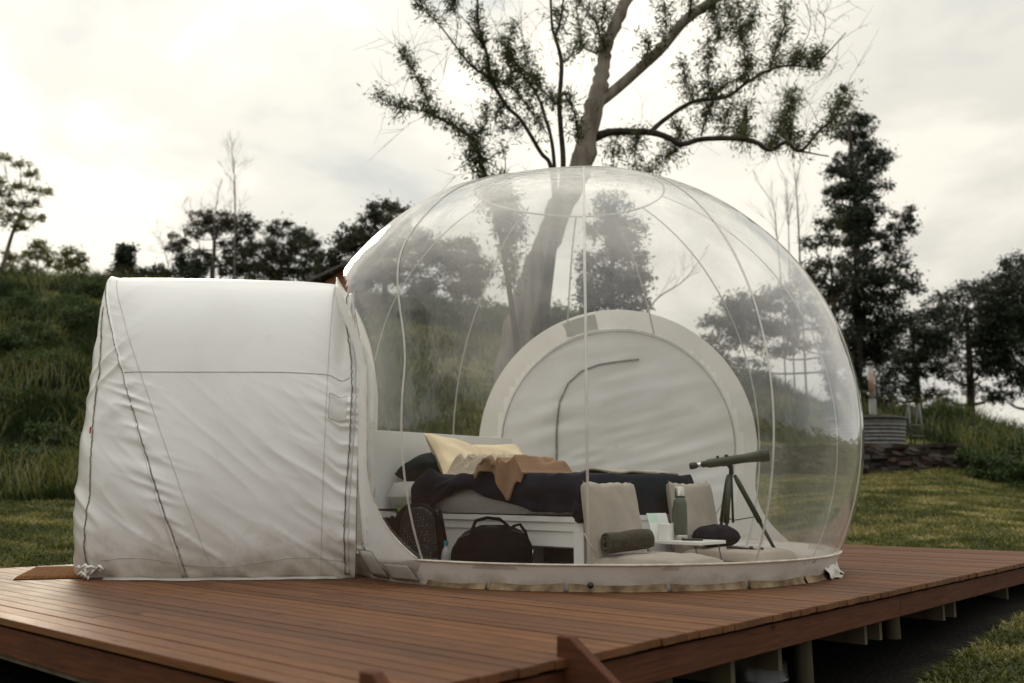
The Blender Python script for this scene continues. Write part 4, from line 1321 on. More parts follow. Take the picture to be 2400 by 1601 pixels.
def pillow(name, w, h, t, loc, rot, m_, label, seed=0, e=6.0):
    n = 30
    u = np.linspace(-1, 1, n); X, Y = np.meshgrid(u, u)
    T = np.maximum(1 - np.abs(X) ** 3.2, 0) ** .5 * np.maximum(1 - np.abs(Y) ** 3.2, 0) ** .5
    pin = 1 - .09 * (1 - np.abs(Y) ** 2) * np.abs(X) ** 4; pin2 = 1 - .09 * (1 - np.abs(X) ** 2) * np.abs(Y) ** 4
    wrk = (fbm(X * 2.2 + seed, Y * 2.2) - .5) * .35 + .10 * np.sin((X * 4 + Y * 7) + seed)
    Z = t / 2 * T * (1 + wrk)
    top = np.stack([X * w / 2 * pin, Y * h / 2 * pin2, Z], -1).reshape(-1, 3)
    bot = np.stack([X * w / 2 * pin, Y * h / 2 * pin2, -t / 2 * T], -1).reshape(-1, 3)
    F = grid_faces(n, n)
    o = build(name, np.concatenate([top, bot]), np.concatenate([F, F[:, ::-1] + n * n]), m_)
    o.location = loc; o.rotation_euler = rot
    return o


def basis_rot(xd, yd):
    """euler from the local x axis direction and (roughly) the local y axis direction"""
    x_ = Vector(xd).normalized(); y_ = Vector(yd); z_ = x_.cross(y_).normalized(); y_ = z_.cross(x_)
    return Matrix((x_, y_, z_)).transposed().to_euler()


up_lean = lambda a_: (-FDIR[0] * math.sin(R(a_)), -FDIR[1] * math.sin(R(a_)), math.cos(R(a_)))
S3 = (SDIR[0], SDIR[1], 0)
V, F = cushion(.40, .56, .20, 30, 2.6, .03, 3)
o = build("pillow", V, F, M["quilt"]); o.location = bed_pt(.24, .36, MT + .10); o.rotation_euler = (0, R(-14), bang)
tag(o, "dark navy pillow lying flat against the headboard", "pillow", "pillows on the bed")
r_ = basis_rot((SDIR[0] * .97, SDIR[1] * .97, -.16), up_lean(40))
o = pillow("pillow", .64, .50, .17, bed_pt(.42, .50, MT + .165), r_, M["cream"], "", 2)
tag(o, "plump cream pillow nearer the camera, leaning with one corner up", "pillow", "pillows on the bed")
r_ = basis_rot((SDIR[0], SDIR[1], .04), up_lean(42))
o = pillow("pillow", .64, .48, .15, bed_pt(.34, 1.16, MT + .16), r_, M["cream"], "", 5)
tag(o, "cream pillow farther from the camera, beside the rear door", "pillow", "pillows on the bed")


def throw(name, l0, l1, w0, w1, m_, seed, amp, base, label, cat, fn=None, th=.014, n=(80, 80)):
    A, B = np.meshgrid(np.linspace(0, 1, n[0]), np.linspace(0, 1, n[1]), indexing='ij')
    ox, oy = vnoise(A * 3 + seed, B * 3) - .5, vnoise(A * 3 + 7, B * 3 + seed) - .5
    l = l0 + (l1 - l0) * A + .10 * ox; w = w0 + (w1 - w0) * B + .10 * oy
    fo = (1 - np.abs(2 * vnoise(A * 4.5 + 4 * oy + seed, B * 4.5 + 4 * ox) - 1)) ** 1.6
    ed = np.minimum(np.minimum(A, 1 - A), np.minimum(B, 1 - B))
    z = base + amp * (.75 * fo + .6 * fbm(A * 3 + seed, B * 3)) * sstep(0, .18, ed) - amp * .3 * sstep(.08, 0, ed)
    p = np.stack([BK0[0] + FDIR[0] * l + SDIR[0] * w, BK0[1] + FDIR[1] * l + SDIR[1] * w, z], -1)
    if fn: p = fn(p, A, B)
    o = build(name, p.reshape(-1, 3), grid_faces(*n), m_)
    solid(o, th, 1.0)
    return tag(o, label, cat)


throw("knit_throw", .64, 1.12, .10, .58, M["knit_cream"], 3, .13, MT + .085, "crumpled cream cable knit throw in front of the pillows", "throw")


# brown blanket: a soft heap on the quilt that slides over the near edge to a rounded point
A, B = np.meshgrid(np.linspace(0, 1, 90), np.linspace(0, 1, 80), indexing='ij')
drop = .04 + .21 * np.exp(-((A - .70) / .22) ** 2)
hb_ = np.clip((.40 - B) / .40, 0, 1)
ox, oy = vnoise(A * 3 + 2, B * 3) - .5, vnoise(A * 3 + 9, B * 3 + 4) - .5
lb_ = 1.12 + .52 * A + .06 * ox + .05 * hb_ * (.7 - A)
wb_ = np.where(B < .40, -.062, -.062 + (B - .40) / .60 * .60) + .03 * oy * (1 - hb_) - .018 * np.sin(A * 17 + 2 * oy) * hb_
fo_ = (1 - np.abs(2 * vnoise(A * 5 + 3 * oy, B * 3 + 3 * ox) - 1)) ** 1.5
ed_ = np.minimum(np.minimum(A, 1 - A), 1 - B)
zb_ = MT + .085 + (.075 * fo_ + .03 * fbm(A * 4, B * 4 + 3)) * (1 - .75 * hb_) * sstep(0, .12, ed_) - .035 * sstep(.08, 0, ed_) - hb_ * drop
ok_ = np.stack([BK0[0] + FDIR[0] * lb_ + SDIR[0] * wb_, BK0[1] + FDIR[1] * lb_ + SDIR[1] * wb_, zb_], -1)
o = build("knit_blanket", ok_.reshape(-1, 3), grid_faces(90, 80), M["knit_brown"]); solid(o, .018, 1.0)
tag(o, "brown knitted blanket slipping over the near edge of the bed", "blanket")
# folded tan blanket along the far side, its edge showing above the quilt
A, B = np.meshgrid(np.linspace(0, 1, 40), np.linspace(0, 1, 14), indexing='ij')
l = 1.15 + .85 * A; w = 1.10 + .34 * B
z = MT + .085 + .02 * np.sin(A * 8) + .015 * fbm(A * 6, B * 6) - .05 * sstep(.3, 0, np.minimum(A, 1 - A)) * 1.0
o = build("tan_blanket", np.stack([BK0[0] + FDIR[0] * l + SDIR[0] * w, BK0[1] + FDIR[1] * l + SDIR[1] * w, z], -1).reshape(-1, 3), grid_faces(40, 14), M["canvas"]); solid(o, .02, 1.0)
tag(o, "folded tan blanket along the far side of the bed", "blanket")
# lime packet on the bed edge
o = bevel(MB().box((0, 0, 0), (.20, .09, .03)).build("packet", M["lime"]), .01, 2)
o.location = bed_pt(.20, .05, FL + BH + .016); o.rotation_euler = (0, 0, bang + .1)
tag(o, "lime green plastic packet on the edge of the bed near the headboard", "packet")


# ---------------------------------------------------------------- bags and bottle on the floor
def blob(w, d, h, prof, n=36, m=22, e=3.2, seed=0, rumple=.012):
    """upright soft body: prof(f) gives (width, depth) factors at height fraction f"""
    V = []
    for i in range(m):
        f = i / (m - 1)
        kw, kd, kx = prof(f)
        for j in range(n):
            a_ = 2 * math.pi * j / n
            c_, s_ = math.cos(a_), math.sin(a_)
            x_ = math.copysign(abs(c_) ** (2 / e), c_) * w / 2 * kw + kx
            y_ = math.copysign(abs(s_) ** (2 / e), s_) * d / 2 * kd
            V.append((x_, y_, f * h))
    V = np.array(V)
    V[:, :2] += (np.stack([vnoise(V[:, 0] * 9 + seed, V[:, 2] * 9), vnoise(V[:, 1] * 9 + 5 + seed, V[:, 2] * 9)], -1) - .5) * rumple * 2
    F = [tuple(q) for q in grid_faces(m, n, True)] + [tuple(range(n - 1, -1, -1)), tuple((m - 1) * n + j for j in range(n))]
    return V, F


dz = {}
wz = M["bag"]
dots = bpy.data.materials.new("spotted_nylon"); dots.use_nodes = True
N_, L_ = dots.node_tree.nodes, dots.node_tree.links
b_ = N_["Principled BSDF"]; b_.inputs["Roughness"].default_value = .7; b_.inputs["Specular IOR Level"].default_value = .25
vo = N_.new("ShaderNodeTexVoronoi"); vo.inputs["Scale"].default_value = 46; vo.inputs["Randomness"].default_value = .35
t_ = N_.new("ShaderNodeTexCoord"); L_.new(t_.outputs["Object"], vo.inputs["Vector"])
mr_ = N_.new("ShaderNodeMapRange"); mr_.inputs["From Min"].default_value = .13; mr_.inputs["From Max"].default_value = .20; mr_.inputs["To Min"].default_value = 1; mr_.inputs["To Max"].default_value = 0
L_.new(vo.outputs["Distance"], mr_.inputs["Value"])
mxd = N_.new("ShaderNodeMix"); mxd.data_type = 'RGBA'; mxd.inputs["A"].default_value = (.010, .009, .008, 1); mxd.inputs["B"].default_value = (.22, .20, .17, 1)
L_.new(mr_.outputs[0], mxd.inputs["Factor"]); L_.new(mxd.outputs["Result"], b_.inputs["Base Color"])

# duffel bag
duf = empty("duffel_bag", (P(1148, 1320, 6.72)[0], 6.72, FL), R(3), "large black duffel bag with carry handles in front of the bed", "bag")
dome = lambda f: (min(1.0, .93 + .12 * f) * (max(1 - max(f - .42, 0) ** 2 / .36 * .95, .03)) ** .5, .35 + .65 * (max(1 - f ** 2.6, .0)) ** .5 if f < 1 else .3, .03 * f)
V, F = blob(.575, .30, .345, dome, e=3.6, seed=4)
build("body", V, F, M["bag"], duf)
for sy in (-.10, .10):
    pts = [(-.14, sy * 1.2, .20), (-.13, sy * 1.0, .30), (-.10, sy * .5, .375), (-.02, sy * .3, .395), (.07, sy * .35, .385), (.12, sy * .6, .345), (.13, sy * 1.2, .22)]
    MB().tube(pts, .011, 7).build("handle", M["bag"], duf, True)
MB().tube([(.16, 0, .335), (.21, -.02, .35), (.245, -.05, .30), (.275, -.06, .2), (.285, -.07, .1), (.27, -.10, .02)], .011, 6).build("shoulder_strap", M["bag"], duf, True)
MB().tube([(-.27, -.02, .15), (-.22, -.11, .26), (0, -.06, .338), (.2, -.09, .30), (.27, -.06, .2)], .005, 5).build("zip", M["plastic_black"], duf, True)
a = np.linspace(0, 2 * math.pi, 16)
for (rx, rz, rr_) in ((.286, .165, .014), (.276, .035, .016)):
    MB().tube([(rx + .006, -.11 + rr_ * math.cos(q), rz + rr_ * math.sin(q)) for q in a], .003, 5, cap=False).build("ring", M["chrome"], duf, True)

# spotted backpack
bp = empty("backpack", (P(985, 1320, 7.0)[0], 7.0, FL), R(-12), "black backpack with small pale spots beside the water bottle", "bag", rot=(R(-6), R(-7), R(-14)))
bprof = lambda f: ((max(1 - max(f - .72, 0) ** 2 / .085 * .9, .06)) ** .5 * (1 - .12 * f), (max(1 - max(f - .6, 0) ** 2 / .2 * .85, .1)) ** .5, 0)
V, F = blob(.38, .24, .49, bprof, e=3.0, seed=9)
build("body", V, F, M["bag"], bp)
V, F = blob(.27, .10, .40, bprof, e=3.2, seed=2); V[:, 1] -= .125; V[:, 0] += .045; V[:, 2] += .05
build("front_panel", V, F, dots, bp)
V, F = blob(.24, .09, .17, bprof, e=3.0, seed=3); V[:, 1] -= .165; V[:, 0] += .05; V[:, 2] += .01
build("front_pocket", V, F, dots, bp)
MB().tube([(-.03, .02, .47), (-.02, -.02, .53), (.05, -.02, .53), (.06, .02, .475)], .010, 6).build("top_handle", M["bag"], bp, True)
for sx in (-.18, .19):
    MB().tube([(sx, -.02, .42), (sx * 1.15, -.07, .32), (sx * 1.2, -.06, .2), (sx * 1.1, -.02, .08)], .014, 6).build("strap", M["bag"], bp, True)
# second dark bag behind it
b2 = empty("tote_bag", (P(905, 1300, 7.25)[0], 7.25, FL), R(8), "black tote bag half hidden behind the spotted backpack", "bag")
V, F = blob(.34, .22, .38, lambda f: (1 - .1 * f, 1 - .35 * f, 0), e=4, seed=6)
build("body", V, F, M["bag"], b2)
for sy in (-.08, .08):
    MB().tube([(-.1, sy, .34), (-.07, sy, .44), (.07, sy, .44), (.1, sy, .34)], .009, 6).build("handle", M["bag"], b2, True)

# water bottle
bo = empty("water_bottle", (P(1045, 1315, 6.85)[0], 6.85, FL), 0, "small clear water bottle with a teal cap between the bags", "bottle")
MB().lathe([(.005, 0), (.032, .002), (.034, .02), (.031, .05), (.034, .09), (.034, .13), (.026, .165), (.014, .185), (.013, .20), (.005, .20)], n=18).build("body", M["bottle"], bo, True)
MB().lathe([(.002, .198), (.0175, .198), (.0175, .228), (.002, .229)], n=16).build("cap", M["teal"], bo, False)


# ---------------------------------------------------------------- floor chairs
def floor_chair(p, label):
    """legless chair: padded back against the bed, thick seat pad in front"""
    t = empty("floor_chair", (p[0], p[1], FL), bang, label, "chair", "canvas floor chairs at the foot of the bed")
    n = 34
    u = np.linspace(-1, 1, n); X, Y = np.meshgrid(u, u)
    T = np.maximum(1 - np.abs(X) ** 8, 0) ** .25 * np.maximum(1 - np.abs(Y) ** 8, 0) ** .25
    rf = .022 * (vnoise(X * 6 + p[0] * 9, X * 0 + 2) - .5) * sstep(.7, 1, Y)
    ear = .022 * np.abs(X) ** 9 * sstep(.6, 1, Y)
    crease = .018 * (fbm(X * 2.5 + 5 * p[0], Y * 2.5) - .5)
    top = np.stack([.055 * T + crease * T, X * .295 * (1 - .04 * (Y > 0) * Y), Y * .315 + rf + ear], -1).reshape(-1, 3)
    bot = np.stack([-.055 * T, X * .295 * (1 - .04 * (Y > 0) * Y), Y * .315 + rf + ear], -1).reshape(-1, 3)
    V = np.concatenate([top, bot]); F = grid_faces(n, n)
    F = np.concatenate([F, F[:, ::-1] + n * n])
    la = R(-9)
    c_, s_ = math.cos(la), math.sin(la)
    V = np.stack([V[:, 0] * c_ + V[:, 2] * s_, V[:, 1], -V[:, 0] * s_ + V[:, 2] * c_], -1) + np.array((.0, 0, .325))
    build("backrest", V, F, M["canvas"], t)
    V, F = cushion(.66, .60, .15, 34, 4.5, .012, p[1])
    build("seat_pad", V + np.array((.37, 0, .085)), F, M["canvas"], t)
    for sy in (-.302, .302):
        MB().tube([(.10, sy, .15), (.03, sy * 1.01, .22), (-.03, sy, .30)], .007, 5).build("side_strap", M["canvas"], t, True)
    return t


fe = np.array((.487, 6.60))
ca = fe + SDIR * .19 + FDIR * .13
cb_ = fe + SDIR * 1.26 + FDIR * .13
floor_chair(ca, "beige canvas floor chair nearer the camera, rolled towel on its seat")
floor_chair(cb_, "beige canvas floor chair behind the flask, dark bundle on its seat")

# rolled towel
tw_ = empty("rolled_towel", (0, 0, 0), 0, "olive brown towel rolled up on the nearer floor chair", "towel")
pc = ca + FDIR * .20 + SDIR * -.13
dirr = np.array((.93, .36)); nrm_ = np.array((-dirr[1], dirr[0]))
n_, m_ = 70, 22
ang = np.linspace(0, 2 * math.pi * 2.6, n_); rad_ = .022 + .060 * ang / ang[-1]
lens = np.linspace(-.165, .165, m_)
TV = []
for l_ in lens:
    sc_ = 1 - .10 * (abs(l_) / .19) ** 6 + .03 * math.sin(l_ * 30)
    c3 = np.array((*(pc + dirr * l_), FL + .245 + .012 * math.sin(l_ * 9)))
    for a_, r2 in zip(ang, rad_):
        off = nrm_ * (r2 * sc_ * math.cos(a_))
        TV.append((c3[0] + off[0], c3[1] + off[1], c3[2] + r2 * sc_ * .92 * math.sin(a_)))
o = build("roll", TV, grid_faces(m_, n_), M["towel"], tw_); solid(o, .012, 0)

# folding tray table
tc_ = fe + SDIR * .70 + FDIR * .36
tab = empty("tray_table", (tc_[0], tc_[1], FL), bang, "small white folding tray table between the floor chairs", "table")
bevel(MB().box((0, 0, .222), (.50, .36, .024)).build("tabletop", M["bed_white"], tab), .004, 2)
for sx in (-.20, .20):
    sy0 = .155
    MB().tube([(sx, -sy0, .211), (sx + .035, -sy0 - .01, .012), (sx + .035, sy0 + .01, .012), (sx, sy0, .211)], .0045, 6).build("leg_frame", M["galv"], tab, True)

TT_ = FL + .234


def on_table(a_, b_):
    q_ = tc_ + FDIR * a_ + SDIR * b_
    return q_


# flask
q_ = on_table(-.02, .015)
fk = empty("flask", (q_[0], q_[1], TT_), R(-60), "green steel vacuum flask with a steel cup lid on the tray table", "flask")
MB().lathe([(.01, 0), (.046, .001), (.048, .006), (.048, .034), (.047, .036)], n=28).build("base_ring", M["steel"], fk, True)
MB().lathe([(.044, .036), (.0485, .038), (.0485, .26), (.046, .275), (.040, .288), (.038, .30), (.03, .30)], n=28).build("body", M["flask"], fk, True)
MB().lathe([(.028, .300), (.0385, .300), (.0385, .311), (.028, .311)], n=24).build("collar", M["plastic_black"], fk, True)
o = MB().lathe([(.02, .312), (.0365, .312), (.0355, .372), (.032, .378), (.004, .379)], n=28).build("cup_lid", M["steel"], fk, True); set_auto(o, 45)
MB().tube([(-.044, -.002, .235), (-.066, -.004, .238), (-.074, -.004, .215), (-.074, -.004, .13), (-.062, -.004, .11), (-.046, -.002, .112)], .0065, 7).build("handle", M["plastic_black"], fk, True)
# white box
q_ = on_table(-.085, -.075)
o = bevel(MB().box((0, 0, .057), (.085, .085, .114)).build("gift_box", M["paper"]), .002, 1)
o.location = (q_[0], q_[1], TT_ + .001); o.rotation_euler = (0, 0, bang + R(12)); tag(o, "small plain white box standing beside the flask", "box")


# leaning brochure with printed shapes
def card_mat():
    m = bpy.data.materials.new("printed_card"); m.use_nodes = True
    N, L = m.node_tree.nodes, m.node_tree.links
    b = N["Principled BSDF"]; b.inputs["Roughness"].default_value = .45
    t = N.new("ShaderNodeTexCoord")
    sx = N.new("ShaderNodeSeparateXYZ"); L.new(t.outputs["Object"], sx.inputs[0])
    n = N.new("ShaderNodeTexNoise"); n.inputs["Scale"].default_value = 16; n.inputs["Detail"].default_value = 2
    L.new(t.outputs["Object"], n.inputs["Vector"])
    prev = None
    base = N.new("ShaderNodeRGB"); base.outputs[0].default_value = (.74, .76, .72, 1)
    prev = base.outputs[0]
    # soft coloured blots: (x, y, rx, ry, colour)
    for (cx, cy, rx, ry, c) in ((-.05, .07, .06, .06, (.55, .72, .60)), (.012, .0, .045, .035, (.62, .74, .66)), (.012, -.012, .024, .010, (.08, .42, .62)),
                                (.02, -.062, .022, .022, (.30, .17, .28)), (-.012, -.065, .012, .03, (.18, .14, .12)), (.05, -.055, .02, .018, (.42, .30, .42))):
        mp_ = N.new("ShaderNodeMapping"); mp_.vector_type = 'TEXTURE'
        mp_.inputs["Location"].default_value = (cx, cy, 0); mp_.inputs["Scale"].default_value = (rx, ry, 1)
        L.new(t.outputs["Object"], mp_.inputs["Vector"])
        ln_ = N.new("ShaderNodeVectorMath"); ln_.operation = 'LENGTH'; L.new(mp_.outputs[0], ln_.inputs[0])
        ad = N.new("ShaderNodeMath"); ad.operation = 'MULTIPLY_ADD'; ad.inputs[1].default_value = .9
        L.new(n.outputs["Fac"], ad.inputs[0]); sb = N.new("ShaderNodeMath"); sb.operation = 'SUBTRACT'; sb.inputs[1].default_value = .45
        L.new(ln_.outputs["Value"], sb.inputs[0]); L.new(sb.outputs[0], ad.inputs[2])
        mr = N.new("ShaderNodeMapRange"); mr.inputs["From Min"].default_value = .75; mr.inputs["From Max"].default_value = 1.0; mr.inputs["To Min"].default_value = 1; mr.inputs["To Max"].default_value = 0
        L.new(ad.outputs[0], mr.inputs["Value"])
        mx = N.new("ShaderNodeMix"); mx.data_type = 'RGBA'; mx.inputs["B"].default_value = (*c, 1)
        L.new(mr.outputs[0], mx.inputs["Factor"]); L.new(prev, mx.inputs["A"]); prev = mx.outputs["Result"]
    L.new(prev, b.inputs["Base Color"])
    return m


q_ = on_table(-.155, -.02)
o = build("brochure", MB().box((0, 0, 0), (.165, .205, .004)).V[0], [(0, 3, 2, 1), (4, 5, 6, 7), (0, 1, 5, 4), (1, 2, 6, 5), (2, 3, 7, 6), (3, 0, 4, 7)], card_mat(), None, False)
ld = np.array((.93, .37, 0)); 
o.location = (q_[0] - .018, q_[1] + .0, TT_ + .094)
o.rotation_euler = basis_rot((ld[0], ld[1], 0), (-.34, .30, .80))
tag(o, "printed white brochure leaning behind the white box", "brochure")
# dark pen case lying on the tray
q_ = on_table(.10, -.03)
o = bevel(MB().box((0, 0, 0), (.15, .05, .012)).build("glasses_case", M["plastic_black"]), .004, 2)
o.location = (q_[0], q_[1], TT_ + .008); o.rotation_euler = (0, 0, bang + R(35)); tag(o, "flat black case lying on the tray table", "case")
# bundle on the far chair
q_ = cb_ + FDIR * .24 + SDIR * -.10
V, F = cushion(.31, .20, .15, 26, 3.0, .01, 4)
o = build("jacket_bundle", V, F, M["navy"]); o.location = (q_[0], q_[1], FL + .245); o.rotation_euler = (0, 0, R(12))
tag(o, "dark navy jacket bundled up on the farther floor chair", "jacket")

# ---------------------------------------------------------------- telescope
ap = P(1714, 1112, 7.55); ap[1] = 7.55
sco = empty("spotting_scope", (ap[0], ap[1], FL), 0, "olive spotting scope on a black tripod pointing right", "telescope")
rel = lambda p_: np.array(p_) - np.array((ap[0], ap[1], FL))
e0, e1 = rel(P(1616, 1093, 7.62)), rel(P(1803, 1066, 7.42))
dx = (e1 - e0); Ls = np.linalg.norm(dx); dx /= Ls
rt = Vector(dx).to_track_quat('Z', 'Y').to_matrix()
k = Ls
MB().lathe([(.004, 0), (.024, .001), (.027, .012), (.027, .05), (.022, .058)], e0, 18, rt).build("eyepiece", M["plastic_black"], sco, True)
MB().lathe([(.016, .058), (.019, .058), (.019, .10), (.016, .10)], e0, 18, rt).build("eyepiece_barrel", M["chrome"], sco, True)
o = MB().lathe([(.02, .098), (.026, .100), (.026, .135), (.034, .15), (.036, .17), (.036, k * .70), (.040, k * .80), (.046, k * .88), (.048, k * .90)], e0, 24, rt).build("tube", M["scope"], sco, True)
o = MB().lathe([(.046, k * .90), (.0505, k * .90), (.0505, k), (.045, k), (.044, k - .05), (.004, k - .05)], e0, 24, rt).build("lens_hood", M["plastic_black"], sco, True); set_auto(o, 40)
for f_, s_ in ((.36, .012), (.47, .016)):
    c_ = e0 + dx * k * f_ + np.array((0, 0, .040))
    MB().lathe([(.002, -.012), (s_, -.010), (s_, .010), (.002, .012)], c_, 12).build("focus_knob", M["plastic_black"], sco, True)
MB().tube([e0 + dx * k * .5 + np.array((0, 0, -.03)), rel(ap) + np.array((0, 0, .07)), rel(ap)], [.02, .016, .022], 8).build("mount", M["plastic_black"], sco, True)
MB().tube([rel(ap) + np.array((0, 0, .03)), rel(ap) + np.array((-.035, -.02, .07)), e0 + dx * k * .42 + np.array((0, 0, -.035))], .006, 6).build("bracket", M["plastic_black"], sco, True)
feet = [(1838, 1322, 7.40), (1683, 1262, 7.35), (1696, 1275, 7.95)]
for i, (fx, fy, fd) in enumerate(feet):
    q_ = P(fx, fy, fd); q_ = np.array((q_[0], fd, FL + .004)); q_ = rel(q_)
    if i == 1: q_ = np.array((-.16, -.34, .0))
    if i == 2: q_ = np.array((-.07, .36, .0))
    t0 = rel(ap) + np.array((.02 * np.sign(q_[0]), .02 * np.sign(q_[1]), -.005))
    mid = t0 + (q_ - t0) * .52
    lg = MB().tube([t0, t0 + (q_ - t0) * .08, mid], [.014, .021, .021], 8).build("leg", M["scope"], sco, True)
    MB().tube([mid, q_ + (mid - q_) * .04], [.014, .013], 8).build("lower_section", M["plastic_black"], lg, True)
    MB().tube([q_ + (mid - q_) * .06, q_ + np.array((0, 0, .004))], [.017, .019], 8).build("foot", M["plastic_black"], lg, True)
    MB().tube([rel(ap) + np.array((0, 0, -.36)), t0 + (q_ - t0) * .46], .004, 5).build("brace", M["plastic_black"], sco, True)
MB().tube([rel(ap), rel(ap) + np.array((0, 0, -.38))], .010, 8).build("centre_column", M["plastic_black"], sco, True)
# spare pan handle lying on the farther chair
q0 = P(1722, 1283, 7.0); q1 = P(1785, 1290, 6.95)
hb = empty("pan_handle", tuple(q0), 0, "black pan handle with knobs poking out from the jacket bundle", "handle")
dd = q1 - q0
MB().tube([(-.06 * dd[0] / abs(dd[0]), 0, .0), (0, 0, 0), tuple(dd)], .009, 7).build("rod", M["plastic_black"], hb, True)
for f_ in (.62, 1.0):
    MB().lathe([(.002, -.016), (.014, -.014), (.016, 0), (.014, .014), (.002, .016)], dd * f_ + np.array((0, 0, .006)), 10).build("knob", M["plastic_black"], hb, True)

# ---------------------------------------------------------------- doormat
a_, b_ = np.array((-3.39, 6.55)), np.array((-3.69, 7.43))
wd = np.array((.95, .31)); wd /= np.linalg.norm(wd)
mt = empty("doormat", (a_[0], a_[1], .0), 0, "brown coir doormat at the far end of the entry tunnel", "doormat")
n1, n2 = 40, 30
A, B = np.meshgrid(np.linspace(0, 1, n1), np.linspace(0, 1, n2), indexing='ij')
XY = (b_ - a_)[None, None] * A[..., None] + wd[None, None] * (B * .55)[..., None]
Z = .004 + .019 * sstep(0, .02, np.minimum(np.minimum(A, 1 - A), np.minimum(B, 1 - B))) + .003 * (RNG.random(A.shape) - .5)
build("pile", np.concatenate([XY, Z[..., None]], -1).reshape(-1, 3), grid_faces(n1, n2), M["coir"], mt)
bk_ = [(b_ - a_) * f1 + wd * .55 * f2 for f1, f2 in ((0, 0), (1, 0), (1, 1), (0, 1))]
V = [(*p_, .0015) for p_ in bk_] + [(*p_, .006) for p_ in bk_]
build("backing", V, [(0, 1, 2, 3), (7, 6, 5, 4), (0, 4, 5, 1), (1, 5, 6, 2), (2, 6, 7, 3), (3, 7, 4, 0)], M["plastic_black"], mt, False)

# ================================================================ trees
def leaf_cloud(pos, axis, L, Wd):
    """flat pointed leaves: one quad each"""
    n = len(pos)
    axis = axis / (np.linalg.norm(axis, axis=1)[:, None] + 1e-9)
    r = RNG.normal(size=(n, 3)); s = np.cross(axis, r); s /= np.linalg.norm(s, axis=1)[:, None] + 1e-9
    L = np.asarray(L)[:, None]; Wd = np.asarray(Wd)[:, None]
    V = np.stack([pos, pos + axis * L * .45 + s * Wd / 2, pos + axis * L, pos + axis * L * .45 - s * Wd / 2], 1).reshape(-1, 3)
    return V, np.arange(4 * n).reshape(-1, 4)


def crown_mesh(name, pos, axis, L, Wd, tint, m_, parent):
    V, F = leaf_cloud(pos, axis, L, Wd)
    return tag(build(name, V, F, m_, parent, False, np.repeat(tint, 4)), kind="stuff")


def polyline(pts, n=None, wob=0.0):
    """resampled smooth-ish polyline (Catmull-Rom)"""
    p = np.asarray(pts, float)
    if len(p) < 3: 
        q = np.linspace(0, 1, n or 6)[:, None]
        return p[0] * (1 - q) + p[-1] * q
    e = np.concatenate([[2 * p[0] - p[1]], p, [2 * p[-1] - p[-2]]])
    out = []
    for i in range(len(p) - 1):
        for t in np.linspace(0, 1, 5, endpoint=False):
            a, b, c, d = e[i], e[i + 1], e[i + 2], e[i + 3]
            out.append(.5 * ((2 * b) + (-a + c) * t + (2 * a - 5 * b + 4 * c - d) * t * t + (-a + 3 * b - 3 * c + d) * t ** 3))
    out.append(p[-1])
    out = np.array(out)
    if wob:
        out[1:-1] += (RNG.random((len(out) - 2, 3)) - .5) * wob
    return out


def stem_px(pts, d, dd=None):
    """branch given in photo pixels (x, y, width); d metres away, drifting by dd"""
    n = len(pts)
    P3 = np.array([P(q[0], q[1], d + (dd[i] if dd else 0)) for i, q in enumerate(pts)])
    rad = np.array([q[2] for q in pts]) * pxm(d) / 2 * .95
    L = polyline(P3)
    r = np.interp(np.linspace(0, 1, len(L)), np.linspace(0, 1, n), rad)
    return L, r


def twiggy(mb, lines, per_m, lt, nl, leafL, spread=.9, droop=.5, upb=.55, rad=.006, jitter=.18, clump=None):
    """short twigs along branches, each with drooping leaves; returns leaf arrays"""
    pos, axs, ln = [], [], []
    for L in lines:
        seg = np.linalg.norm(np.diff(L, axis=0), axis=1); tot = seg.sum(); cum = np.concatenate([[0], np.cumsum(seg)])
        for _ in range(max(1, int(tot * per_m))):
            s = random.random() * tot
            i = min(np.searchsorted(cum, s) - 1, len(seg) - 1); i = max(i, 0)
            f = (s - cum[i]) / (seg[i] + 1e-9)
            p = L[i] * (1 - f) + L[i + 1] * f
            if clump is not None and vnoise(np.array([p[0] * 1.3 + p[1]]), np.array([p[2] * 1.3]))[0] < clump: continue
            td = (L[i + 1] - L[i]) / (seg[i] + 1e-9)
            d = RNG.normal(size=3) * spread + td * .7 + np.array((0, 0, upb)); d /= np.linalg.norm(d)
            l = lt * random.uniform(.45, 1.25)
            c = p + d * l * .5 + RNG.normal(size=3) * l * .08; e = p + d * l + np.array((0, 0, -.05 * l))
            mb.tube([p, c, e], [rad, rad * .7, rad * .4], 3, cap=False)
            m = max(2, int(nl * random.uniform(.6, 1.4)))
            u = RNG.random(m) ** .7
            q = p + (e - p) * u[:, None] + RNG.normal(size=(m, 3)) * l * jitter
            a = RNG.normal(size=(m, 3)) * .8 + d * .5 + np.array((0, 0, -droop))
            pos.append(q); axs.append(a); ln.append(leafL * RNG.uniform(.5, 1.5, m))
    return np.concatenate(pos), np.concatenate(axs), np.concatenate(ln)


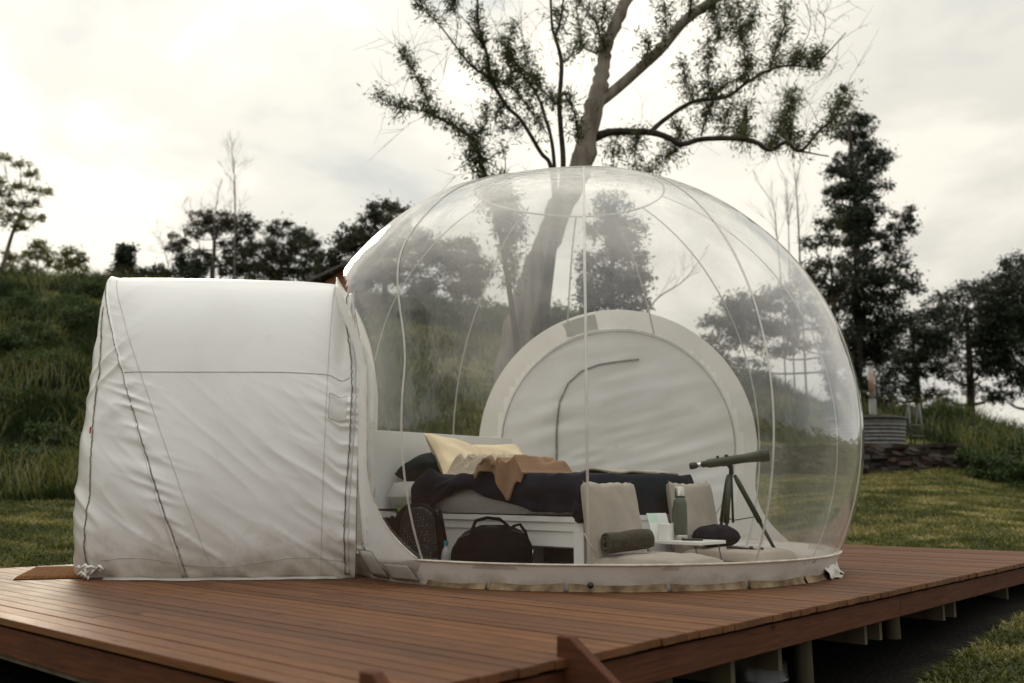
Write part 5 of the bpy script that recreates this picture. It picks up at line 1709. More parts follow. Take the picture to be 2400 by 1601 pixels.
# ---------------------------------------------------------------- the big gum tree behind the bubble
D1 = 15.0
gb = P(1188, 1010, D1); gz0 = tz(gb[0], D1) - .15
gum = empty("gum_tree", (0, 0, 0), 0, "tall pale-barked gum tree leaning behind the bubble, its trunk forking above", "tree")
base = np.array((gb[0], D1, gz0))
trunk_px = [(1196, 860, 74), (1222, 740, 70), (1262, 620, 66), (1300, 520, 64), (1338, 440, 62), (1362, 390, 60), (1381, 298, 54), (1400, 223, 46), (1412, 165, 38), (1420, 110, 33), (1442, 60, 32), (1463, 9, 31), (1490, -70, 28), (1500, -180, 22)]
Lt, rt_ = stem_px(trunk_px, D1)
Lt = np.concatenate([base[None] + np.linspace(0, 1, 5)[:-1, None] * (Lt[0] - base)[None], Lt]); rt_ = np.concatenate([np.linspace(.36, rt_[0], 5)[:-1], rt_])
rt_ = rt_ * (1 + .07 * np.sin(np.arange(len(rt_)) * 1.9) + .05 * (RNG.random(len(rt_)) - .5))
Lt[4:-1] += (RNG.random((len(Lt) - 5, 3)) - .5) * np.array((.05, .0, .0))
MB().tube(Lt, rt_, 14).build("trunk", M["bark_pale"], gum, True)
limbs = {
    "upper_right": [(1404, 240, 30), (1445, 208, 29), (1505, 155, 28), (1550, 113, 28), (1605, 48, 28), (1669, 3, 26), (1740, -60, 20), (1800, -130, 14)],
    "lower_right": [(1385, 326, 26), (1430, 310, 20), (1487, 309, 18), (1529, 311, 17), (1565, 322, 15), (1599, 338, 14), (1647, 326, 13), (1733, 325, 13), (1775, 335, 12), (1803, 352, 10), (1841, 334, 9), (1876, 354, 8), (1918, 309, 6), (1956, 274, 5), (1975, 230, 3)],
    "mid_right": [(1525, 310, 14), (1557, 281, 12), (1624, 239, 11), (1701, 228, 9), (1749, 195, 8), (1806, 163, 7), (1854, 153, 6), (1905, 156, 5), (1940, 124, 4), (1982, 77, 2.5)],
    "tip_right": [(1876, 354, 6), (1905, 360, 4), (1943, 367, 3)],
}
dd_ = {"upper_right": .8, "lower_right": -.8, "mid_right": .5, "tip_right": -.8}
limb_lines = {}
for k_, pts in limbs.items():
    n_ = len(pts)
    L_l, r_l = stem_px(pts, D1, [dd_[k_] * i / n_ for i in range(n_)])
    limb_lines[k_] = L_l
    MB().tube(L_l, r_l, 9).build("limb", M["bark_pale"] if k_ == "upper_right" else M["bark_dark"], gum, True)
# side shoots that carry leaves (pixels)
sh_r = [[(1669, 236, 5), (1660, 185, 4), (1664, 120, 3), (1655, 95, 2)], [(1643, 319, 6), (1663, 255, 5), (1694, 204, 4), (1735, 180, 3), (1760, 140, 2)],
        [(1624, 239, 4), (1612, 200, 3), (1600, 150, 2)], [(1749, 195, 4), (1745, 120, 3), (1735, 60, 2), (1728, 5, 2)],
        [(1806, 163, 4), (1820, 110, 3), (1838, 60, 3), (1840, 10, 2)], [(1854, 153, 4), (1880, 110, 3), (1900, 60, 2), (1890, 10, 2)],
        [(1905, 156, 3), (1925, 105, 2.5), (1935, 50, 2), (1915, 20, 2)], [(1803, 352, 5), (1828, 300, 4), (1845, 260, 3), (1858, 215, 2)],
        [(1841, 334, 4), (1850, 290, 3), (1862, 225, 2)], [(1599, 338, 4), (1560, 370, 3), (1535, 395, 3), (1510, 415, 2)],
        [(1599, 338, 3), (1590, 305, 2), (1580, 290, 2)], [(1500, 312, 3), (1488, 350, 2), (1492, 400, 2)], [(1450, 311, 2), (1440, 350, 2), (1437, 400, 2)],
        [(1733, 325, 4), (1745, 290, 3), (1752, 235, 2)], [(1690, 326, 3), (1700, 280, 2), (1712, 240, 2)], [(1918, 309, 3), (1945, 300, 2), (1956, 250, 2)],
        [(1560, 110, 3), (1560, 55, 2), (1560, 10, 2)], [(1510, 150, 3), (1520, 110, 2), (1515, 95, 2)], [(1615, 40, 8), (1620, 5, 6), (1625, -40, 4)],
        [(1669, 10, 3), (1680, 60, 2), (1690, 95, 2)], [(1690, -20, 4), (1710, 40, 3), (1725, 80, 2)], [(1770, -50, 3), (1770, 20, 2), (1745, 90, 2)],
        [(1975, 230, 2), (1990, 235, 2), (1985, 260, 1.5)], [(1876, 354, 2), (1860, 330, 2), (1852, 310, 1.5)]]
sh_t = [[(1425, 118, 8), (1410, 95, 6), (1395, 50, 5), (1370, 20, 4), (1345, -20, 3)], [(1398, 126, 7), (1368, 108, 6), (1358, 60, 4), (1350, 10, 3)],
        [(1412, 90, 5), (1412, 45, 4), (1420, 5, 3)], [(1408, 130, 4), (1405, 80, 3), (1430, 20, 2)]]
mb = MB(); lines = []
for s_ in sh_r + sh_t:
    off_ = random.uniform(-.5, .9)
    L_, r_ = stem_px(s_, D1, [off_ * min(1, i) for i in range(len(s_))])
    mb.tube(L_, r_, 5); lines.append(L_)
right_l = [limb_lines["lower_right"][34:], limb_lines["mid_right"][8:]]
p1 = twiggy(mb, lines[:len(sh_r)], 60, .27, 12, .082, clump=.27, jitter=.2)
p2 = twiggy(mb, right_l, 32, .26, 11, .082, clump=.33, jitter=.2)
p3 = twiggy(mb, lines[len(sh_r):], 56, .25, 11, .082, clump=.24, jitter=.2)
dead = MB()
def dead_twigs(dm, lines_, per_m, l):
    for L__ in lines_:
        tot = np.linalg.norm(np.diff(L__, axis=0), axis=1).sum()
        for _ in range(int(tot * per_m)):
            i = random.randint(0, len(L__) - 2); p = L__[i] + (L__[i + 1] - L__[i]) * random.random()
            d = RNG.normal(size=3) + np.array((0, 0, .9)); d /= np.linalg.norm(d)
            ll_ = l * random.uniform(.4, 1.3)
            m = p + d * ll_ * .5 + RNG.normal(size=3) * .05; e_ = p + d * ll_ + RNG.normal(size=3) * .08
            dm.tube([p, m, e_], [.0045, .0035, .002], 3, cap=False)
            for _ in range(3):
                q = m + (e_ - m) * random.random(); dd = d + RNG.normal(size=3) * .6
                dm.tube([q, q + dd * ll_ * .2, q + dd * ll_ * .4 + RNG.normal(size=3) * .03], [.003, .0025, .0015], 3, cap=False)
dead_twigs(dead, lines + right_l, 5, .75)
tag(dead.build("dead_twigs", M["twig_dead"], gum, True), kind="stuff")
tag(mb.build("branches", M["bark_grey"], gum, True), kind="stuff")
pos = np.concatenate([p1[0], p2[0], p3[0]]); axs = np.concatenate([p1[1], p2[1], p3[1]]); ln = np.concatenate([p1[2], p2[2], p3[2]])
crown_mesh("crown", pos, axs, ln, ln * RNG.uniform(.16, .27, len(ln)), np.clip(RNG.random(len(ln)) * .8 + .35 * (fbm(pos[:, 0] * 1.5, pos[:, 2] * 1.5) - .4), 0, 1), M["leaf_main"], gum)

# ---------------------------------------------------------------- dark many-stemmed tree left of it
D2 = 14.2
cop = empty("wattle_tree", (0, 0, 0), 0, "slender dark many-stemmed tree with leafy shoots left of the pale trunk", "tree")
stems = [[(1262, 1010, 26), (1272, 800, 22), (1290, 640, 18), (1308, 500, 16), (1320, 390, 14), (1314, 298, 13), (1311, 238, 12), (1316, 149, 11), (1302, 89, 9), (1294, 63, 7), (1291, 0, 6), (1288, -60, 4)],
         [(1262, 1010, 16), (1285, 700, 13), (1301, 480, 12), (1299, 385, 10), (1291, 321, 9), (1276, 270, 8), (1260, 225, 6), (1222, 170, 5), (1174, 95, 3)],
         [(1245, 1010, 18), (1262, 760, 15), (1298, 520, 13), (1291, 393, 11), (1267, 357, 11), (1222, 283, 10), (1186, 247, 10), (1151, 182, 9), (1139, 119, 8), (1121, 60, 7), (1119, 0, 6), (1112, -50, 4)],
         [(1235, 1010, 18), (1205, 760, 15), (1175, 560, 13), (1150, 450, 12), (1130, 390, 10), (1109, 330, 9), (1058, 292, 8), (1017, 268, 6), (993, 217, 4), (969, 167, 3), (936, 119, 2)]]
side = [[(1151, 184, 7), (1109, 158, 6), (1067, 107, 5), (1035, 65, 4), (993, 18, 3), (975, -20, 2)], [(1302, 89, 7), (1314, 45, 6), (1320, 0, 5), (1322, -50, 3)],
        [(1151, 184, 5), (1201, 205, 4), (1240, 255, 4), (1280, 310, 4)], [(1015, 268, 4), (980, 258, 3), (942, 253, 2), (905, 238, 1.5), (885, 225, 1)],
        [(1105, 330, 4), (1138, 290, 3), (1140, 255, 2)], [(1139, 119, 4), (1100, 60, 3), (1065, 20, 2), (1055, -20, 2)], [(1067, 107, 3), (1072, 60, 2), (1060, 0, 2)],
        [(1311, 250, 5), (1285, 225, 4), (1250, 180, 3), (1228, 110, 2)], [(1316, 150, 4), (1345, 125, 3), (1360, 105, 2)], [(1186, 247, 4), (1165, 262, 3), (1160, 285, 2)],
        [(1222, 283, 4), (1200, 300, 3), (1180, 300, 2)], [(1355, 335, 5), (1350, 280, 4), (1335, 240, 3), (1320, 215, 2)], [(1109, 345, 4), (1130, 370, 3), (1165, 395, 2)],
        [(1120, 400, 5), (1105, 370, 4), (1098, 345, 2)], [(1175, 430, 4), (1185, 390, 3), (1178, 350, 2)], [(1201, 205, 4), (1195, 160, 3), (1190, 110, 2), (1205, 60, 2)]]
allst = []
for i, s_ in enumerate(stems):
    L_, r_ = stem_px(s_, D2, [(-.3 + .2 * i) * j / len(s_) for j in range(len(s_))])
    g_ = tz(L_[0][0], L_[0][1]) - .1
    L_ = np.concatenate([[np.array((L_[0][0], L_[0][1], g_))], L_]) if g_ < L_[0][2] else L_
    r_ = np.concatenate([[r_[0] * 1.2], r_]) if len(r_) < len(L_) else r_
    MB().tube(L_, r_, 8).build("stem", M["bark_dark"], cop, True); allst.append(L_)
mb = MB(); sl = []
for s_ in side:
    o_ = random.uniform(-.4, .4)
    L_, r_ = stem_px(s_, D2, [o_ * min(i, 1) for i in range(len(s_))]); mb.tube(L_, r_, 5); sl.append(L_)
ps = [twiggy(mb, sl, 64, .24, 12, .078, clump=.25, jitter=.2), twiggy(mb, [allst[3][14:], allst[2][34:50], allst[1][26:]], 66, .22, 12, .078, clump=.22, jitter=.2), twiggy(mb, [allst[0][40:]], 10, .25, 12, .07)]
# dense leafy column low on the left, seen through the top of the bubble
den = [polyline([P(1150 + 8 * random.random(), 440, D2), P(1185, 540, D2 - .1), P(1200, 660, D2)]), polyline([P(1125, 385, D2), P(1150, 450, D2), P(1180, 520, D2)]), polyline([P(1170, 400, D2), P(1190, 470, D2), P(1205, 560, D2)])]
ps.append(twiggy(mb, den, 90, .30, 16, .085, spread=1.2))
dead = MB(); dead_twigs(dead, sl + [allst[3][14:], allst[2][34:50]], 6, .7); tag(dead.build("dead_twigs", M["twig_dead"], cop, True), kind="stuff")
tag(mb.build("branches", M["bark_dark"], cop, True), kind="stuff")
pos = np.concatenate([q[0] for q in ps]); axs = np.concatenate([q[1] for q in ps]); ln = np.concatenate([q[2] for q in ps])
crown_mesh("crown", pos, axs, ln, ln * RNG.uniform(.16, .27, len(ln)), np.clip(RNG.random(len(ln)) * .75 + .3 * (fbm(pos[:, 0] * 1.5, pos[:, 2] * 1.5) - .4), 0, 1), M["leaf_main"], cop)


# ---------------------------------------------------------------- trees given as clumps of foliage
def clump_tree(name, label, d, base_px, hub_px, clumps, m_leaf, m_bark="bark_dark", leaf=.16, dens=1.0, group=None, trunk_w=10, cat="tree", flat=.55, limbs_=True, depth_j=.9, base_z=None, grow_=1.0, rag=0):
    """clumps: (px, py, rx, ry) in photo pixels; the trunk runs from base_px through hub_px, a limb goes to each clump"""
    t = empty(name, (0, 0, 0), 0, label, cat, group)
    b = P(base_px[0], base_px[1], d); g = tz(b[0], d) - .15
    b[2] = g if base_z is None else base_z
    h = [P(q[0], q[1], d) for q in hub_px]
    L_ = polyline([b] + h) if len(h) > 1 else polyline([b, (b + h[0]) / 2 + RNG.normal(size=3) * .08, h[0]])
    rr = np.linspace(trunk_w * pxm(d) / 2 * 1.15, trunk_w * pxm(d) / 2 * .4, len(L_))
    MB().tube(L_, rr, 8).build("trunk", M[m_bark], t, True)
    pos, axs, ln, tt = [], [], [], []
    mb = MB(); any_ = False
    for (cx, cy, rx, ry) in clumps:
        if rag: cx, cy, rx, ry = cx + random.gauss(0, rag), cy + random.gauss(0, rag), rx * random.uniform(.55, 1.25), ry * random.uniform(.55, 1.25)
        dj = d + random.uniform(-depth_j, depth_j)
        c = P(cx, cy, dj); s = pxm(d)
        rad = np.array((rx * s, (rx * s + ry * s) * .5, ry * s)) * 1.12 * grow_
        leaf_ = leaf * .60; n = int(min(1.0, dens) ** .5 * grow_ ** 2 * 5.2 * math.pi * rx * ry * s * s / (.2 * leaf_ * leaf_)) + 30
        # billowing sub-clumps, dense inside, with gaps between them
        m_s = max(4, int(round(3 + 4.2 * grow_ * min(1.6, rx / 22))))
        sc = RNG.normal(size=(m_s, 3)); sc /= np.linalg.norm(sc, axis=1)[:, None]
        m_s *= 2; sc = np.clip(RNG.normal(size=(m_s, 3)), -1.25, 1.25) * np.array((.62, .62, .60)) * rad + c; sr = RNG.uniform(.20, .46, m_s)
        idx = RNG.integers(0, m_s, n)
        u = RNG.normal(size=(n, 3)); u /= np.linalg.norm(u, axis=1)[:, None]
        u[:, 2] = np.where(u[:, 2] < 0, u[:, 2] * flat, u[:, 2])
        r = RNG.random(n) ** .4
        srr = np.maximum(sr[idx][:, None] * (rad * .5 + rad.mean() * .5), leaf_ * .7)
        q = sc[idx] + u * srr * np.array((1.1, 1.1, .92)) * r[:, None] + RNG.normal(size=(n, 3)) * leaf_ * np.where(RNG.random(n) < .12, 1.6, .3)[:, None]
        pos.append(q)
        axs.append(RNG.normal(size=(n, 3)) + u * .5 + np.array((0, 0, -.35)))
        ln.append(leaf_ * RNG.uniform(.6, 1.4, n))
        tt.append(np.clip(RNG.random(m_s)[idx] * .35 + RNG.random(n) * .65, 0, 1))
        if limbs_:
            k = int(np.argmin(np.linalg.norm(L_ - c, axis=1) + np.maximum(L_[:, 2] - c[2] + .3, 0) * 3 + np.linspace(.6, 0, len(L_))))
            k = min(k, len(L_) - 1)
            a0 = L_[k]; mid = a0 * .45 + c * .55 + np.array((0, 0, -.12 * np.linalg.norm(c - a0))) + RNG.normal(size=3) * .05
            ll = polyline([a0, mid, c])
            mb.tube(ll, np.linspace(max(rr[k] * .5, .018), .008, len(ll)), 5); any_ = True
            for _ in range(3):
                e_ = c + RNG.normal(size=3) * rad * .6
                mb.tube([ll[-4], (ll[-4] + e_) / 2 + RNG.normal(size=3) * .04, e_], [.012, .009, .005], 4, cap=False)
    if any_: tag(mb.build("branches", M[m_bark], t, True), kind="stuff")
    pos = np.concatenate(pos); ln = np.concatenate(ln)
    crown_mesh("crown", pos, np.concatenate(axs), ln, ln * RNG.uniform(.35, .6, len(ln)), np.concatenate(tt), M[m_leaf], t)
    return t


def bare_tree(name, label, d, stems_, lvl=3, rad=.03, group=None, spread=.75, nb_=(5, 9), upb=.9, leaf=None, parent=None):
    """leafless tree: stems in photo pixels, twigs grown from them"""
    t = parent or empty(name, (0, 0, 0), 0, label, "tree", group)
    mb = MB()
    ends = []

    def grow(p, d_, l, r, k):
        m = p + d_ * l * .5 + RNG.normal(size=3) * l * .06
        e_ = m + (d_ + RNG.normal(size=3) * .16 + np.array((0, 0, .12))) * l * .5
        mb.tube([p, m, e_], [r, r * .7, r * .45], 4 if k > 1 else 3, cap=False)
        if k <= 0: ends.append(e_); return
        for _ in range(random.randint(2, 4)):
            f = random.uniform(.3, 1)
            q = p + (e_ - p) * f
            dd = d_ + RNG.normal(size=3) * spread * .7; dd[2] += .25; dd /= np.linalg.norm(dd)
            grow(q, dd, l * random.uniform(.45, .75), r * .55, k - 1)
    for s_ in stems_:
        L_, r_ = stem_px(s_, d); r_ = r_ * .7
        g = tz(L_[0][0], L_[0][1]) - .1
        if s_[0][1] > 560 and L_[0][2] > g:
            L_ = np.concatenate([[np.array((L_[0][0], L_[0][1], g))], L_]); r_ = np.concatenate([[r_[0]], r_])
        MB().tube(L_, r_, 6).build("trunk", M["twig_dead"], t, True)
        tot = len(L_)
        for _ in range(random.randint(*nb_)):
            i = random.randint(int(tot * .35), tot - 2)
            td = L_[i + 1] - L_[i]; td /= np.linalg.norm(td) + 1e-9
            dd = td * .6 + RNG.normal(size=3) * spread * np.array((1, .5, .4)); dd[2] += upb * .5; dd /= np.linalg.norm(dd)
            grow(L_[i], dd, pxm(d) * random.uniform(35, 75) * (1.2 - .6 * i / tot), max(r_[i] * .3, .005), lvl - 1)
        grow(L_[-1], (L_[-1] - L_[-2]) / np.linalg.norm(L_[-1] - L_[-2]), pxm(d) * 30, r_[-1], lvl - 1)
    tag(mb.build("twigs", M["twig_dead"], t, True), kind="stuff")
    return t


# far left, on the skyline
clump_tree("gum_tree", "pale open gum tree leaning in from the edge of the photo on the bank", 34, (-12, 660), [(8, 620), (30, 545), (58, 480)],
           [(6, 368, 26, 7), (50, 384, 20, 6), (73, 407, 17, 8), (31, 434, 24, 9), (88, 444, 20, 7), (111, 450, 14, 5), (69, 478, 24, 9), (11, 505, 18, 10), (54, 508, 20, 9), (90, 511, 14, 7), (42, 531, 18, 8), (5, 455, 16, 9), (25, 478, 14, 7), (-30, 420, 40, 25), (-40, 500, 40, 25)],
           "leaf_pale", "bark_grey", .15, .9, None, 12)
clump_tree("small_tree", "pale rounded tree on the skyline, leftmost of the small pair", 36, (88, 660), [(88, 610)], [(84, 585, 20, 14), (68, 600, 15, 12), (108, 598, 20, 13), (95, 568, 10, 10), (120, 618, 14, 10), (75, 625, 20, 10), (30, 605, 18, 14), (22, 630, 20, 12)], "leaf_pale", "bark_grey", .16, .8, None, 7)
clump_tree("small_tree", "pale rounded tree on the skyline, nearer the conifers", 36, (168, 665), [(168, 615)], [(165, 590, 14, 10), (150, 605, 15, 12), (185, 605, 16, 12), (196, 622, 12, 12), (170, 620, 22, 13), (145, 628, 14, 10)], "leaf_pale", "bark_grey", .16, .9, None, 7)


def conifer(label, d, px_, top, bot, w):
    t = empty("conifer", (0, 0, 0), 0, label, "tree", "dark conifers on the skyline")
    b = P(px_, bot, d); tp = P(px_, top, d); b[2] = min(b[2], tz(b[0], d)) - .1
    MB().tube([b, tp], [.09, .015], 6).build("trunk", M["bark_dark"], t, True)
    pos, ax_, mb = [], [], MB()
    h = tp[2] - b[2]
    for i in range(70):
        f = random.random() ** .8
        z = b[2] + h * f
        a = random.random() * 2 * math.pi
        r = w * pxm(d) * (1 - f) ** 1.15 * random.uniform(.55, 1.2) + .05
        s = np.array((b[0], d, z)); e_ = s + np.array((math.cos(a) * r, math.sin(a) * r, -.18 * r + random.uniform(0, .25) * r))
        mb.tube([s, (s + e_) / 2 + np.array((0, 0, -.06 * r)), e_], [.018, .012, .006], 3, cap=False)
        n = int(16 + 60 * r)
        u = RNG.random(n)[:, None]
        pos.append(s + (e_ - s) * u + RNG.normal(size=(n, 3)) * np.array((.07, .07, .05))); ax_.append(RNG.normal(size=(n, 3)) * .6 + (e_ - s) / (r + .01) + np.array((0, 0, -.5)))
    tag(mb.build("branches", M["bark_dark"], t, True), kind="stuff")
    pos = np.concatenate(pos); n = len(pos)
    crown_mesh("crown", pos, np.concatenate(ax_), RNG.uniform(.10, .2, n), RNG.uniform(.03, .06, n), RNG.random(n) * .8, M["leaf_dark"], t)


conifer("dark pointed conifer on the skyline, taller of the close pair", 31, 280, 571, 660, 36)
conifer("dark pointed conifer on the skyline, slimmer of the close pair", 31.4, 303, 575, 660, 30)
clump_tree("shrub", "dark rounded shrub on the skyline below the umbrella-shaped gum", 30, (444, 662), [(444, 640)], [(444, 612, 24, 20), (425, 630, 20, 18), (462, 632, 22, 18), (445, 645, 34, 14)], "leaf_dark", "bark_dark", .14, 1.3, None, 6, "shrub")
clump_tree("shrub", "low dark scrub on the skyline between the conifers and the gums", 30, (365, 662), [(365, 650)], [(350, 640, 22, 12), (378, 634, 18, 14), (395, 642, 18, 12), (330, 648, 14, 8), (372, 650, 34, 8)], "leaf_dark", "bark_dark", .13, 1.1, None, 4, "shrub")
clump_tree("gum_tree", "umbrella-shaped dark gum on the skyline under the bare saplings", 32, (497, 664), [(500, 610), (504, 560)],
           [(471, 518, 24, 13), (509, 512, 24, 12), (552, 514, 28, 13), (585, 533, 20, 10), (455, 546, 20, 9), (530, 530, 26, 10), (421, 566, 18, 12), (410, 585, 14, 12), (495, 540, 20, 9), (570, 555, 18, 10), (540, 575, 22, 13), (590, 590, 26, 14), (555, 605, 24, 14), (470, 600, 20, 14), (520, 625, 30, 16), (580, 630, 30, 16)], "leaf_mid", "bark_dark", .15, 1.0, None, 13, grow_=1.18)
clump_tree("gum_tree", "broad olive gum on the skyline in the middle of the left group", 33, (660, 668), [(660, 610), (665, 575)],
           [(662, 530, 20, 10), (640, 552, 20, 12), (690, 547, 20, 12), (716, 558, 20, 14), (728, 588, 16, 22), (612, 583, 24, 16), (668, 590, 32, 20), (705, 622, 32, 18), (640, 620, 34, 20), (690, 575, 18, 10), (735, 622, 14, 22), (610, 632, 26, 16), (670, 645, 50, 14)], "leaf_mid", "bark_dark", .15, 1.1, None, 11, grow_=1.18)
clump_tree("gum_tree", "dark gum rising behind the joint of tunnel and bubble", 27, (905, 690), [(900, 640), (890, 575)],
           [(892, 480, 18, 9), (922, 486, 18, 9), (940, 494, 14, 8), (875, 498, 16, 10), (856, 522, 26, 15), (905, 515, 24, 14), (823, 549, 26, 15), (864, 553, 32, 19), (804, 579, 28, 15), (775, 612, 26, 15), (842, 583, 38, 23), (900, 570, 36, 30), (760, 632, 18, 10), (810, 618, 30, 15), (940, 545, 30, 30), (990, 570, 38, 30), (1050, 590, 45, 30), (1105, 612, 36, 34), (950, 630, 60, 36), (1040, 660, 60, 36), (880, 620, 34, 24), (1110, 670, 40, 30)], "leaf_mid", "bark_dark", .15, .95, None, 16, grow_=1.18)
bare_tree("bare_sapling", "tall bare sapling standing above the umbrella-shaped gum", 30, [[(549, 660, 7), (550, 560, 6), (551, 480, 6), (549, 407, 4), (545, 361, 2)]], 4, .03, None, .6, (16, 22), 1.1)
bare_tree("bare_sapling", "shorter bare sapling with a spreading fan of twigs", 30.5, [[(499, 660, 5), (500, 560, 5), (505, 500, 4), (512, 450, 2)], [(470, 600, 3), (462, 540, 3), (440, 500, 2)], [(395, 655, 3), (392, 610, 2.5), (380, 570, 2)]], 4, .02, None, .75, (9, 13), .8)

# right: tall dark tree, saplings, spreading canopies
clump_tree("evergreen_tree", "tall dark narrow evergreen beside the bubble", 27, (2012, 1000), [(2012, 900), (2010, 700), (2004, 480), (1990, 290)],
           [(1986, 238, 13, 20), (2010, 272, 20, 20), (1992, 308, 24, 24), (2028, 330, 22, 26), (1977, 368, 24, 26), (2042, 378, 28, 26), (2008, 400, 34, 30), (1966, 450, 28, 26), (2040, 440, 34, 26), (2015, 475, 40, 32), (1985, 515, 34, 30), (2030, 530, 36, 30), (2102, 515, 22, 30), (2086, 560, 32, 26), (2020, 580, 48, 40), (2115, 665, 30, 34), (2040, 646, 54, 44), (1988, 700, 40, 42), (2060, 730, 52, 42), (2010, 800, 40, 42), (2050, 820, 40, 36), (1988, 870, 32, 42), (2025, 900, 30, 36), (2000, 945, 36, 30)], "leaf_dark", "bark_dark", .15, 1.0, None, 22, grow_=1.25, rag=9)
clump_tree("gum_tree", "olive gum tucked behind the dark evergreen", 25, (1955, 985), [(1955, 800), (1950, 640)],
           [(1941, 530, 22, 13), (1910, 568, 22, 12), (1952, 560, 18, 12), (1950, 618, 36, 11), (1892, 632, 26, 13), (1920, 650, 26, 12), (1930, 692, 22, 18), (1962, 690, 20, 20), (1880, 660, 18, 12), (1948, 750, 22, 24), (1965, 830, 20, 30), (1880, 740, 30, 26), (1830, 700, 34, 30), (1780, 730, 34, 30), (1720, 720, 40, 34), (1690, 770, 36, 30), (1760, 790, 40, 30), (1850, 800, 40, 34), (1660, 830, 40, 24)], "leaf_mid", "bark_dark", .15, .8, None, 12, grow_=1.18)
bare_tree("bare_sapling", "thin half-bare sapling between the bubble and the dark evergreen", 22, [[(1876, 640, 7), (1872, 540, 6), (1868, 470, 4), (1864, 414, 2)], [(1830, 650, 5), (1820, 545, 4), (1812, 480, 2), (1785, 440, 1.5)], [(1850, 640, 5), (1848, 530, 3), (1842, 450, 2)]], 3, .02, None, .55, (9, 12), 1.0)
clump_tree("gum_tree", "spreading gum with bare lower limbs behind the hot tub", 30, (2155, 1010), [(2150, 900), (2140, 820), (2150, 770)],
           [(2169, 756, 32, 22), (2124, 780, 36, 24), (2191, 722, 22, 14), (2100, 830, 30, 16), (2140, 835, 30, 18), (2185, 800, 28, 18), (2080, 870, 26, 14), (2140, 890, 24, 18), (2115, 920, 26, 14), (2180, 860, 22, 16), (2105, 955, 20, 14), (2075, 910, 22, 14), (2160, 930, 24, 16), (2205, 770, 30, 24), (2160, 810, 34, 24), (2195, 840, 26, 22), (2110, 860, 30, 20)], "leaf_dark", "bark_dark", .15, .36, None, 16, grow_=1.3)
clump_tree("gum_tree", "broad gum with a straight dark trunk on the right skyline", 31, (2276, 1010), [(2274, 900), (2270, 800), (2265, 730)],
           [(2227, 696, 28, 13), (2271, 678, 32, 13), (2312, 690, 26, 18), (2236, 742, 36, 22), (2300, 734, 42, 26), (2213, 800, 32, 20), (2282, 790, 32, 17), (2325, 800, 30, 20), (2250, 840, 30, 14), (2310, 860, 36, 12), (2230, 880, 24, 14), (2290, 910, 26, 10), (2205, 930, 22, 14), (2335, 930, 24, 10)], "leaf_dark", "bark_dark", .15, .38, None, 20, grow_=1.3)
clump_tree("gum_tree", "dense dark gum cut off by the edge of the photo", 28, (2425, 1060), [(2420, 900), (2410, 760), (2400, 690)],
           [(2345, 662, 22, 18), (2383, 628, 32, 22), (2372, 690, 44, 32), (2420, 650, 44, 34), (2347, 758, 46, 34), (2400, 750, 50, 40), (2450, 720, 50, 50), (2360, 820, 40, 26), (2410, 840, 44, 26), (2385, 890, 36, 14), (2350, 930, 26, 10), (2440, 900, 36, 22), (2330, 700, 30, 30), (2310, 770, 34, 30), (2340, 850, 34, 26), (2300, 830, 26, 20), (2370, 780, 40, 36)], "leaf_dark", "bark_dark", .15, .5, None, 18, grow_=1.3)
# trees behind the bubble, seen through it
clump_tree("gum_tree", "leafy gum seen through the middle of the bubble", 19, (1430, 1000), [(1432, 820), (1436, 640), (1440, 540)],
           [(1440, 500, 34, 34), (1425, 560, 40, 36), (1470, 560, 34, 40), (1400, 620, 34, 36), (1455, 630, 44, 36), (1430, 690, 52, 34), (1500, 660, 26, 24), (1480, 700, 30, 22), (1395, 690, 30, 30)], "leaf_mid", "bark_dark", .13, .75, None, 16, grow_=1.18)
bare_tree("bare_sapling", "bare sapling seen through the bubble over the rear door", 19.5, [[(1500, 760, 7), (1540, 700, 6), (1600, 660, 4), (1640, 610, 2)]], 3, .02, None, .6, (6, 9), .9)
clump_tree("scrub_bank", "mass of scrub on the bank seen through the bubble", 25, (1130, 800), [(1130, 740)], [(880, 740, 60, 30), (960, 730, 60, 30), (1040, 730, 60, 28), (1120, 735, 60, 28), (1200, 735, 50, 26), (1280, 735, 50, 24), (1340, 745, 46, 22), (1000, 790, 70, 30), (1120, 790, 70, 30), (1560, 820, 60, 26), (1640, 850, 60, 26), (1740, 870, 60, 26)], "leaf_shrub", "bark_dark", .17, .5, None, 5, "scrub", limbs_=False)

# shrubs on the bank at the right and at the left
k = 0
for (px_, py_, d, rx, ry, dn) in ((2262, 1085, 18.6, 40, 34, 1.2), (2330, 1110, 18.0, 52, 40, 1.2), (2405, 1120, 17.4, 50, 46, 1.2), (2290, 1040, 20.5, 46, 26, 1.0), (2370, 1060, 20.0, 46, 30, 1.0)):
    lb = ["dark green shrub against the end of the stone wall", "broad dark shrub at the foot of the right-hand bank", "dark shrub at the foot of the bank by the edge of the photo",
          "bushy green shrub higher up the bank past the stone wall", "green shrub on the bank under the broad gum"][k]; k += 1
    clump_tree("shrub", lb, d, (px_, py_ + 20), [(px_, py_)], [(px_, py_, rx, ry), (px_ - rx * .6, py_ + ry * .4, rx * .6, ry * .6), (px_ + rx * .6, py_ + ry * .35, rx * .6, ry * .6), (px_ + rx * .1, py_ - ry * .5, rx * .5, ry * .5)],
               "leaf_shrub", "bark_dark", .10, dn, "shrubs on the right-hand bank", 5, "shrub", limbs_=False, depth_j=.4)
k = 0
